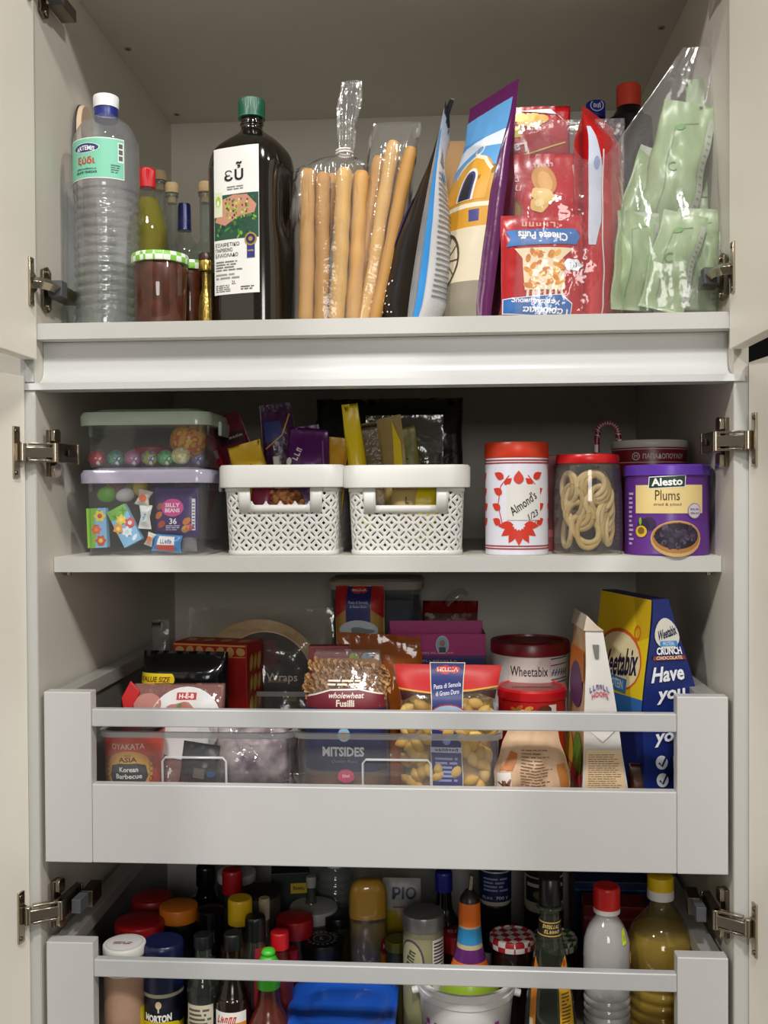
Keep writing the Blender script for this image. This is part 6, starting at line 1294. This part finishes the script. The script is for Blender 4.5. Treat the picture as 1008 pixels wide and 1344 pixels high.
# gingham jars
def ging(label, px, Yc, py, r, c1):
    h = zat(px, py, Yc); o = thing('jam_jar', label, 'jar', B(px, Yc, ZG))
    MB().lathe(spline([(r * .85, 0), (r * .9, .004), (r * .95, h - .03), (r * .86, h - .016), (r * .86, h - .004)], 4), 36).build('glass', M('#1a0c0c', .12, spec=.6), o)
    MB().lathe([(r * .99, h - .014), (r, h - .013), (r, h - .003), (r * .96, h), (r * .86, h + .0002), (r * .84, h - .0008)], 40).build('lid', CHK(c1, '#d8d0cc', 95), o)
ging('dark jam jar with red and white gingham lid', 670, .135, 1226, .0312, '#a81c28')
ging('dark jam jar with green gingham lid behind the vinegar bottle', 726, .185, 1228, .0320, '#3c6a2e')
# dark vinegar bottle
Y = .070; o = thing('vinegar_bottle', 'dark balsamic vinegar bottle with black cap and yellow side labels', 'bottle', B(720, Y, ZG)); L = lambda py: zat(720, py, Y)
pr = spline([(.032, 0), (.035, .006), (.0350, L(1344) - .02), (.0335, L(1330)), (.027, L(1285)), (.0205, L(1250)), (.0158, L(1226)), (.0135, L(1205)), (.0132, L(1192)), (.0175, L(1190)), (.0175, L(1187)), (.012, L(1186))], 5)
MB().lathe(pr, 40, ct=False).build('body', CL('#c2cabc', 1.3, .04, '#5a6252', .16), o)
MB().lathe([(max(.002, q[0] - .0016), max(.003, q[1])) for q in pr if q[1] < L(1262)], 32).build('liquid', M('#120d0a', .2), o)
MB().lathe([(.0138, L(1187)), (.0142, L(1186)), (.0140, L(1152)), (.0125, L(1150))], 30).build('cap', M('#0d0d0e', .3), o)
rv = lambda z_: _interp(pr, z_)
a = Art().rect(-.03, L(1224), .03, L(1204), '#16120e', 0).rect(-.03, L(1206.5), .03, L(1205), '#b8964a', 1).rect(-.03, L(1223), .03, L(1221.5), '#b8964a', 1).mark(8, .0, L(1210.5), .0055, '#c8a862', 2, w=.022, sh=.3).mark(6, .001, L(1217), .0055, '#c8a862', 2, w=.020, sh=.3); a.build(o, 'neck_label', S_cyl(rv, -90), step=.004)
a = Art().poly([(.010, L(1345)), (.034, L(1345)), (.030, L(1300)), (.022, L(1248)), (.0165, L(1252)), (.008, L(1268))], '#d0a018', 0).para(.012, L(1340), .029, L(1290), 12, '#6a4c10', 1, 3).poly([(-.034, L(1345)), (-.0245, L(1345)), (-.018, L(1262)), (-.024, L(1250)), (-.031, L(1290))], '#c8781c', 0).rect(-.033, L(1344), -.027, L(1325), '#d8ccb0', 1).ell(.018, L(1256), .003, .004, '#c83a1c', 1)
a.build(o, 'label', S_cyl(rv, -90), step=.005)
# clear bottle with red cap
Y = .078; o = thing('vinegar_bottle', 'clear plastic vinegar bottle with red cap and lime sticker', 'bottle', B(795, Y, ZG), rz=0); L = lambda py: zat(795, py, Y)
pr = [(.028, 0), (.0305, .005)]; z_ = .012
while z_ < L(1300): pr += [(.0300, z_), (.0300, z_ + .004), (.0285, z_ + .007)]; z_ += .0105
pr += [(.0300, L(1296)), (.0302, L(1262)), (.0290, L(1232)), (.0215, L(1212)), (.0145, L(1202)), (.0140, L(1196))]
MB().lathe(spline(pr, 2), 40, ct=False).build('body', CL('#f6f7f8', 1.3, .05, '#e0dedb', .42, .15, 30), o)
MB().lathe([(.0275, .003), (.0280, L(1302))], 32).build('liquid', CL('#dfe4e6', .6, .05, '#9aa4aa', .2), o)
ridged_cap(.0172, L(1162) - L(1190), L(1190), 44, .0004).build('cap', M('#c81a18', .35), o); MB().lathe([(.0170, L(1196)), (.0172, L(1195)), (.0172, L(1190))], 34).build('cap_ring', M('#d8d4d0', .35), o)
ro = lambda z1: _interp(pr, z1)
a = Art().poly([(.018, L(1214)), (.023, L(1212)), (.024, L(1229)), (.017, L(1230))], '#c8e018', 1).mark(1, .0205, L(1222), .007, '#8aa010', 2); a.build(o, 'sticker', S_cyl(lambda z1: max(.018, ro(z1)) + .0006, -90), step=.004)
a = Art().rect(.034, L(1290), .050, L(1240), '#7c1838', 0).ell(.036, L(1250), .004, .008, '#d8b04a', 1); a.build(o, 'label', S_cyl(lambda z1: ro(z1) + .0005, -90), step=.005)
# cooking oil bottle
Y = .108; o = thing('oil_bottle', 'large clear bottle of yellow cooking oil with yellow and white cap', 'bottle', B(866, Y, ZG)); L = lambda py: zat(866, py, Y)
pr = [(.040, 0), (.0435, .006)]; z_ = .014
while z_ < L(1275): pr += [(.0432, z_), (.0432, z_ + .006), (.0412, z_ + .010)]; z_ += .0155
pr += [(.0430, L(1262)), (.0450, L(1248)), (.0445, L(1232)), (.036, L(1214)), (.022, L(1198)), (.0150, L(1188)), (.0145, L(1180))]; pr = spline(pr, 3)
MB().lathe(pr, 44, ct=False).build('body', CL('#f4f0d8', 1.3, .04, '#c8b878', .10, .15, 30), o)
MB().lathe([(max(.003, q[0] - .0018), max(.003, q[1])) for q in pr if q[1] < L(1214)], 36).build('oil', CL('#e2cc68', .6, .05, '#c8a828', .40), o)
ridged_cap(.0172, L(1149) - L(1166), L(1166), 48, .0004).build('cap', M('#d8b414', .35), o); MB().lathe([(.0172, L(1178)), (.0176, L(1177)), (.0174, L(1166))], 36).build('cap_ring', M('#dcdad4', .35), o)
Art().rect(.020, L(1275), .050, L(1250), '#a8402a', 0).build(o, 'label_back', S_cyl(.0452, 20), step=.005)
# boxes at the back right
o = thing('tea_box', 'flat navy blue carton at the back right', 'box', B(806, .34, ZG)); h = zat(806, 1158, .34); MB().box(-.062, .055, 0, .05, 0, h).build('carton', M('#122a5a', .45), o, False, .001); Art().rect(-.062, h - .014, .055, h - .011, '#3a6aa0', 0).mark(3, 0, h - .03, .014, '#6a8ab8', 1, w=.05).build(o, 'print', S_front(0), step=0)
o = thing('tea_box', 'dark red carton in front of the navy one', 'box', B(806, .245, ZG), rz=-3); h = zat(806, 1190, .245); MB().box(-.045, .045, 0, .05, 0, h).build('carton', M('#7a1020', .45), o, False, .001); MB().box(-.045, .045, -.0004, 0, h - .02, h - .016).build('stripe', M('#a8404a', .45), o, False)

# ================================================================== print and fittings belong to the piece that carries them
for t in list(bpy.data.objects):
    if t.parent or len(t.children) < 3 or 'category' not in t: continue
    ch = {}
    for c in t.children: ch.setdefault(c.name.split('.')[0], c)
    host = next((ch[k] for k in ('body', 'pack', 'carton', 'cup', 'paper', 'film', 'wrapper', 'bucket', 'sack') if k in ch), None)
    for c in list(t.children):
        n = c.name.split('.')[0]
        h_ = None
        if n in ('label', 'print', 'front_print', 'back_print', 'side_print', 'end_print', 'top_print', 'lettering', 'sticker', 'neck_label', 'leaf_print', 'window', 'stripe', 'gold_band'): h_ = host
        elif n in ('lid_print', 'writing', 'lid_window'): h_ = ch.get('lid') or ch.get('lid_rim')
        elif n in ('neck_ring', 'cap_ring', 'cap_print', 'nozzle'): h_ = ch.get('cap')
        elif n in ('edge_band',): h_ = ch.get('board')
        elif n == 'pourer': h_ = ch.get('stopper')
        if h_ and h_ is not c: c.parent = h_
